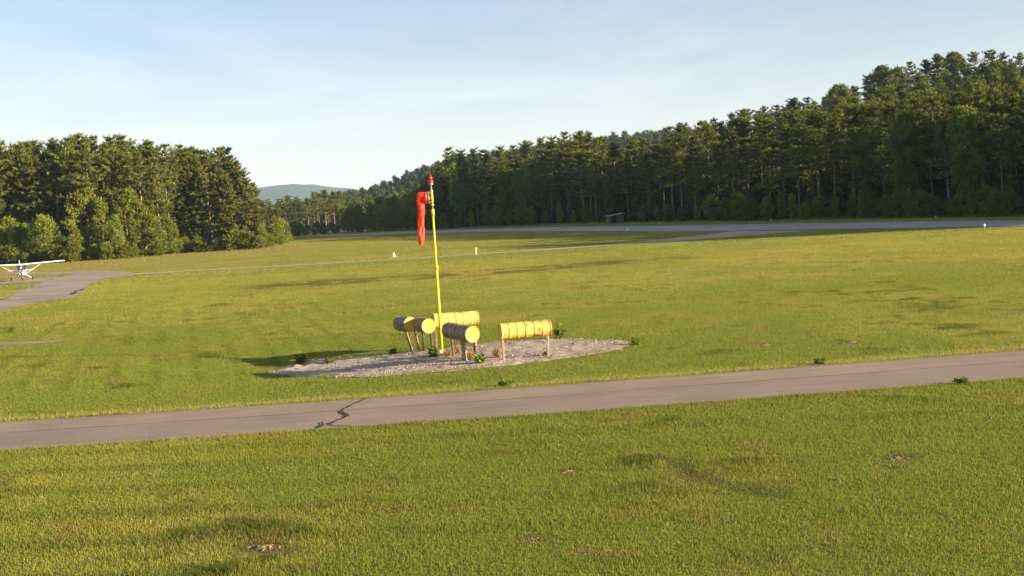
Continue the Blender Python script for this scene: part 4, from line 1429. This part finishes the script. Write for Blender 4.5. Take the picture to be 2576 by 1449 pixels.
    m = MB(); m.lathe([(0, .07), (-.02, .07), (-.02, .005)], (0, -2.265, .93), (0, 1, 0), 14); m.build('landing_light', M_GALV, o)
    tag(o, 'white and blue high-wing light airplane parked nose-on at the apron edge', 'airplane')
    rot = o.rotation_euler.z
    Mx = Matrix.Translation(base) @ Matrix.Rotation(rot, 4, 'Z')
    t0 = Mx @ Vector((-2.6, .2, 2.12)); t1 = Mx @ Vector((-4.2, .5, 0)); t1.z = gz(t1.x, t1.y)
    m = MB(); m.tube([t0 - t1, Vector((0, 0, 0))], .016, 6); m.tube([(0, 0, -.1), (0, 0, .08)], .03, 6)
    rp = m.build('tie_down_rope', M_DARK); rp.location = t1
    tag(rp, 'thin dark tie-down rope under the left wing of the parked airplane', 'rope')


airplane()

# ------------------------------------------------------------------ small things by the runway
def edge_light(x, y, label, s=1.0):
    p = at(x, y); o = empty('runway_light', p)
    m = MB(); m.lathe([(0, .16 * s), (.05 * s, .15 * s), (.08 * s, .05 * s), (.30 * s, .045 * s)], (0, 0, 0), (0, 0, 1), 14, (True, True)); m.build('stem', M_MARKY, o)
    m = MB(); m.lathe([(.28 * s, .06 * s), (.32 * s, .17 * s), (.46 * s, .20 * s), (.60 * s, .15 * s), (.68 * s, .04 * s)], (0, 0, 0), (0, 0, 1), 16, (True, True)); m.build('lamp_globe', M_WHITE, o)
    tag(o, label, 'runway light', 'runway edge lights')


edge_light(1579, 583.5, 'white runway edge light on the near side, behind the middle of the field', .95)
edge_light(2476, 574, 'white runway edge light on the near side, close to the right frame edge', .75)
edge_light(1940, 555.5, 'small pale runway light in shade on the far side, middle of three', .55)
edge_light(2354, 548, 'small pale runway light in shade on the far side, rightmost of three', .45)
edge_light(1659, 562.5, 'small pale runway light in shade right of the shed', .45)

p = at(991, 647); o = empty('taxiway_marker', p)
m = MB(); m.lathe([(0, .34), (.03, .34), (.05, .25), (.48, .14), (.62, .09), (.64, .02)], (0, 0, 0), (0, 0, 1), 16, (True, True)); m.build('cone', M_MARK, o)
m = MB(); m.box((0, 0, .02), (.95, .95, .05), None, .01); m.build('base', M_MARKY, o)
tag(o, 'pale cone marker beside the grass path left of the windsock pole', 'marker cone')
p = at(1198, 641); o = empty('marker_post', p)
m = MB(); m.box((0, 0, .36), (.20, .20, .92), None, .03); m.build('post', M_MARKY, o)
m = MB(); m.box((.03, 0, .85), (.34, .26, .12), None, .03); m.build('cap', M_MARK, o)
tag(o, 'short yellowish marker post by the grass path right of the windsock pole', 'marker post')


def shed():
    p = at(1547, 561.5)
    o = empty('shed', p, R(14))
    w, d, h = 3.6, 3.0, 1.9
    m = MB()
    m.box((0, d / 2, h / 2), (w, .12, h)); m.box((w / 2 - .06, 0, h / 2), (.12, d - .124, h)); m.box((-w / 2 + .06, 0, h / 2), (.12, d - .124, h))
    m.box((.85, -d / 2, h / 2), (w - 1.7, .12, h)); m.box((-w / 2 + .15, -d / 2, h / 2), (.3, .12, h))
    m.build('wall', M_BROWN, o)
    m = MB(); m.box((-1.02, -d / 2 + .3, h * .46), (1.2, .05, h * .9), Matrix.Rotation(.25, 3, 'Z')); m.build('door', M_DARK, o)
    m = MB(); rot = Matrix.Rotation(-R(7), 3, 'Y'); m.box((-.1, -.05, h + .18), (w + .6, d + .7, .09), rot, .02); m.build('roof', M_ROOFM, o)
    tag(o, 'small brown shed with pale metal roof in the shade beyond the runway', 'shed')


shed()


# ------------------------------------------------------------------ weeds and clumps
def weed(x, y, h, label, kind='leafy', wide=1.0, seed=0):
    p = at(x, y); o = empty('weed' if kind != 'straw' else 'dry_tuft', p)
    rng = np.random.default_rng(900 + seed); lv = Leaves(); tk = MB()
    n = 7 if kind == 'leafy' else 26
    for i in range(n):
        az = rng.uniform(0, 6.28); r = rng.uniform(.05, .42) * h * wide; hh = h * rng.uniform(.55, 1.0)
        tip = (math.cos(az) * r, math.sin(az) * r, hh)
        tk.tube([(math.cos(az) * .03, math.sin(az) * .03, -.02), (math.cos(az) * r * .5, math.sin(az) * r * .5, hh * .6), tip], [.010, .007, .002] if kind == 'leafy' else [.005, .004, .001], 4)
        if kind == 'leafy':
            t = np.linspace(.15, 1, 8)
            c = np.stack([math.cos(az) * r * t, math.sin(az) * r * t, hh * t], 1)
            d = rng.normal(0, 1, (8, 3)) * np.array((1, 1, .25))
            lv.tufts(c, d, 4, .24 * (h / .5) ** .5, .34, .6, .10, rng, np.clip(rng.normal(.5, .2, 8), 0, 1))
        else:
            t = np.linspace(.3, 1, 4)
            c = np.stack([math.cos(az) * r * t, math.sin(az) * r * t, hh * t], 1)
            lv.tufts(c, np.tile(np.array((math.cos(az) * .3, math.sin(az) * .3, 1.)), (4, 1)), 3, .16, .12, .35, .3, rng, np.clip(rng.normal(.5, .2, 4), 0, 1))
    if kind == 'leafy':
        tk.build('stem', M_WEED, o)
        link_mesh('leaves', lv.mesh('leaves'), M_WEED, o)
    else:
        tk.build('stem', M_STRAW, o); link_mesh('blades', lv.mesh('blades'), M_STRAW, o)
    tag(o, label, 'weed' if kind == 'leafy' else 'dry grass', 'weeds on the gravel bed')


weed(757, 918, .42, 'upright leafy weed at the left end of the gravel bed', seed=1)
weed(825, 917, .24, 'low broad weed near the left end of the gravel bed', wide=1.4, seed=2)
weed(990, 892, .26, 'green weed on the far gravel edge left of the drums', wide=1.5, seed=3)
weed(1092, 899, .36, 'bushy green weed at the foot of the windsock pole', wide=1.6, seed=4)
weed(1207, 916, .36, 'bushy green weed below the drum pair that points at the viewer', wide=1.5, seed=5)
weed(1405, 852, .50, 'tall leafy weed on the far gravel edge right of the rusty drums', seed=6)
weed(1372, 896, .13, 'tiny green weed at the right post of the rusty drums', wide=1.6, seed=7)
weed(1600, 868, .20, 'dark weed clump at the right tip of the gravel bed', wide=2.2, seed=8)
weed(1252, 903, .34, 'dry straw tuft at the left post of the rusty drums', 'straw', 1.3, 9)
weed(1152, 893, .32, 'dry straw tuft among the posts beside the windsock pole', 'straw', 1.3, 10)
weed(1128, 900, .22, 'low brown straw tuft just right of the pole footing', 'straw', 2.0, 11)
weed(1183, 908, .28, 'dry straw tuft in front of the drum pair that points at the viewer', 'straw', 1.6, 12)


def shoulder_weed(x, y, h, wide, label, seed):
    p = at(x, y); o = empty('weed', p)
    rng = np.random.default_rng(seed); lv = Leaves(); tk = MB()
    for i in range(9):
        az = rng.uniform(0, 6.28); r = rng.uniform(.1, .6) * h * wide
        tk.tube([(0, 0, -.02), (math.cos(az) * r, math.sin(az) * r, h * .7)], [.008, .003], 4)
        t = np.linspace(.2, 1, 7); c = np.stack([math.cos(az) * r * t, math.sin(az) * r * t, h * .75 * t], 1)
        lv.tufts(c, rng.normal(0, 1, (7, 3)) * np.array((1, 1, .2)), 5, .13, .4, .6, .2, rng, np.clip(rng.normal(.4, .2, 7), 0, 1))
    tk.build('stem', M_WEED, o); link_mesh('leaves', lv.mesh('leaves'), M_WEED, o)
    tag(o, label, 'weed', 'weeds along the taxiway edges')


shoulder_weed(1272, 972, .13, 2.4, 'dark weed on the far taxiway edge below the rusty drums', 61)
shoulder_weed(2064, 916, .13, 2.4, 'dark weed on the far taxiway edge right of the gravel bed', 62)
shoulder_weed(2420, 966, .10, 2.6, 'leafy weed on the near taxiway edge at far right', 64)
shoulder_weed(28, 836, .30, 1.8, 'dark leafy clump in the lawn at the left frame edge', 67)


def clod(x, y, r, label, seed):
    p = at(x, y); o_ = MB(); rnd = random.Random(seed)
    n, kk = 14, 5
    rings = []
    for i in range(kk):
        t = i / (kk - 1)
        rings.append([Vector((math.cos(a) * r * (1.25 - t * .95) * rnd.uniform(.7, 1.2), math.sin(a) * r * .7 * (1.25 - t * .95) * rnd.uniform(.7, 1.2), -.03 + t * r * .42 * rnd.uniform(.7, 1.25))) for a in np.linspace(0, 2 * math.pi, n + 1)[:-1]])
    o_.rings(rings, (False, True), True, True)
    for i in range(16):
        a = rnd.uniform(0, 6.28); rr_ = r * rnd.uniform(.5, 1.7); sz_ = r * rnd.uniform(.08, .2)
        o_.box((math.cos(a) * rr_, math.sin(a) * rr_ * .7, sz_ * .4), (sz_ * 2, sz_, sz_), Matrix.Rotation(rnd.uniform(0, 3), 3, 'Z') @ Matrix.Rotation(rnd.uniform(-.4, .4), 3, 'X'))
    o = o_.build('dirt_clump', M_CLOD); o.location = p
    tag(o, label, 'dirt clump', 'clumps of thrown-up earth in the lawn')


M_CLOD = worn('dry_earth', (.34, .23, .14), (.17, .11, .07), 18, .4, .65, .95, 0, .6)
clod(1427, 1187, .13, 'pale clump of dry earth in the near lawn below the taxiway middle', 1)
clod(1932, 1147, .10, 'small earth clump in the near lawn above the dark curved rut', 2)
clod(2258, 1154, .13, 'pale earth clump in the near lawn toward the right', 3)
clod(660, 1380, .16, 'long flat earth clump in the near lawn at lower left', 4)
clod(1340, 1357, .09, 'flat reddish earth clump in the near lawn at bottom centre', 5)
clod(1925, 869, .20, 'earth clump in the far lawn right of the gravel bed', 6)
clod(2141, 862, .20, 'earth clump in the far lawn, rightmost by the taxiway', 7)
clod(2106, 874, .10, 'smallest earth clump just above the far taxiway edge', 8)

# ------------------------------------------------------------------ haze, sky and sun
EL, AZ = R(12.0), R(21.0)       # sun to the right, a little behind the camera
sun_to = Vector((math.cos(EL) * math.cos(AZ), -math.cos(EL) * math.sin(AZ), math.sin(EL)))
sd = bpy.data.lights.new('sun', 'SUN'); sd.energy = 5.0; sd.angle = R(.55); sd.color = (1.0, .83, .58)
so = bpy.data.objects.new('sun', sd); COL.objects.link(so)
so.rotation_euler = sun_to.to_track_quat('Z', 'Y').to_euler()
so.location = (60, -20, 40)

hz = MB(); hz.box((0, 0, 182), (19600, 19600, 368))
mh, nt, out = new_mat('haze_air')
pv = nt.nodes.new('ShaderNodeVolumePrincipled')
pv.inputs['Color'].default_value = (.50, .74, 1.0, 1); pv.inputs['Density'].default_value = 0.00006; pv.inputs['Anisotropy'].default_value = .0
nt.links.new(pv.outputs[0], out.inputs['Volume'])
ho = hz.build('haze', mh); tag(ho, 'pale air haze over the whole valley', 'haze', kind='stuff')

w = bpy.data.worlds.new('World'); SC.world = w; w.use_nodes = True
nt = w.node_tree; nt.nodes.clear()
wo = nt.nodes.new('ShaderNodeOutputWorld'); bg = nt.nodes.new('ShaderNodeBackground')
sky = nt.nodes.new('ShaderNodeTexSky'); sky.sky_type = 'NISHITA'; sky.sun_disc = False
sky.sun_elevation = EL; sky.sun_rotation = R(90) + AZ
sky.air_density = 1.1; sky.dust_density = .6; sky.ozone_density = 2.5
tc = nt.nodes.new('ShaderNodeTexCoord')
mp = nt.nodes.new('ShaderNodeMapping'); mp.inputs['Scale'].default_value = (1.6, 1.6, 9.0); mp.inputs['Rotation'].default_value = (R(5), R(7), 0)
nt.links.new(tc.outputs['Generated'], mp.inputs[0])
n1 = noise(nt, 1.6, 6, .6, mp.outputs[0], .8)
cl = ramp(nt, n1, [(.44, (0, 0, 0)), (.72, (1, 1, 1))])
clf = mth(nt, 'ADD', mth(nt, 'MULTIPLY', cl, .12), .07)
sx_ = nt.nodes.new('ShaderNodeSeparateXYZ'); nt.links.new(tc.outputs['Generated'], sx_.inputs[0])
veil = ramp(nt, sx_.outputs['Z'], [(0.0, (.60, .60, .60)), (.05, (.40, .40, .40)), (.10, (.20, .20, .20)), (.16, (.06, .06, .06)), (.24, (0, 0, 0))])
sky_t = mixc(nt, 1.0, sky.outputs[0], (1.05, .98, 1.07, 1), 'MULTIPLY')
sky_v = mixc(nt, veil, sky_t, (7.0, 6.4, 6.0, 1))
skyc = mixc(nt, clf, sky_v, (9.5, 8.6, 8.6, 1))
nt.links.new(skyc, bg.inputs[0]); bg.inputs[1].default_value = .056
nt.links.new(bg.outputs[0], wo.inputs[0])

vs = SC.view_settings
vs.view_transform = 'Standard'; vs.look = 'None'; vs.gamma = 1; vs.use_curve_mapping = False
vs.exposure = 1.75
SC.cycles.max_bounces = 6; SC.cycles.diffuse_bounces = 2; SC.cycles.transmission_bounces = 2; SC.cycles.volume_bounces = 0
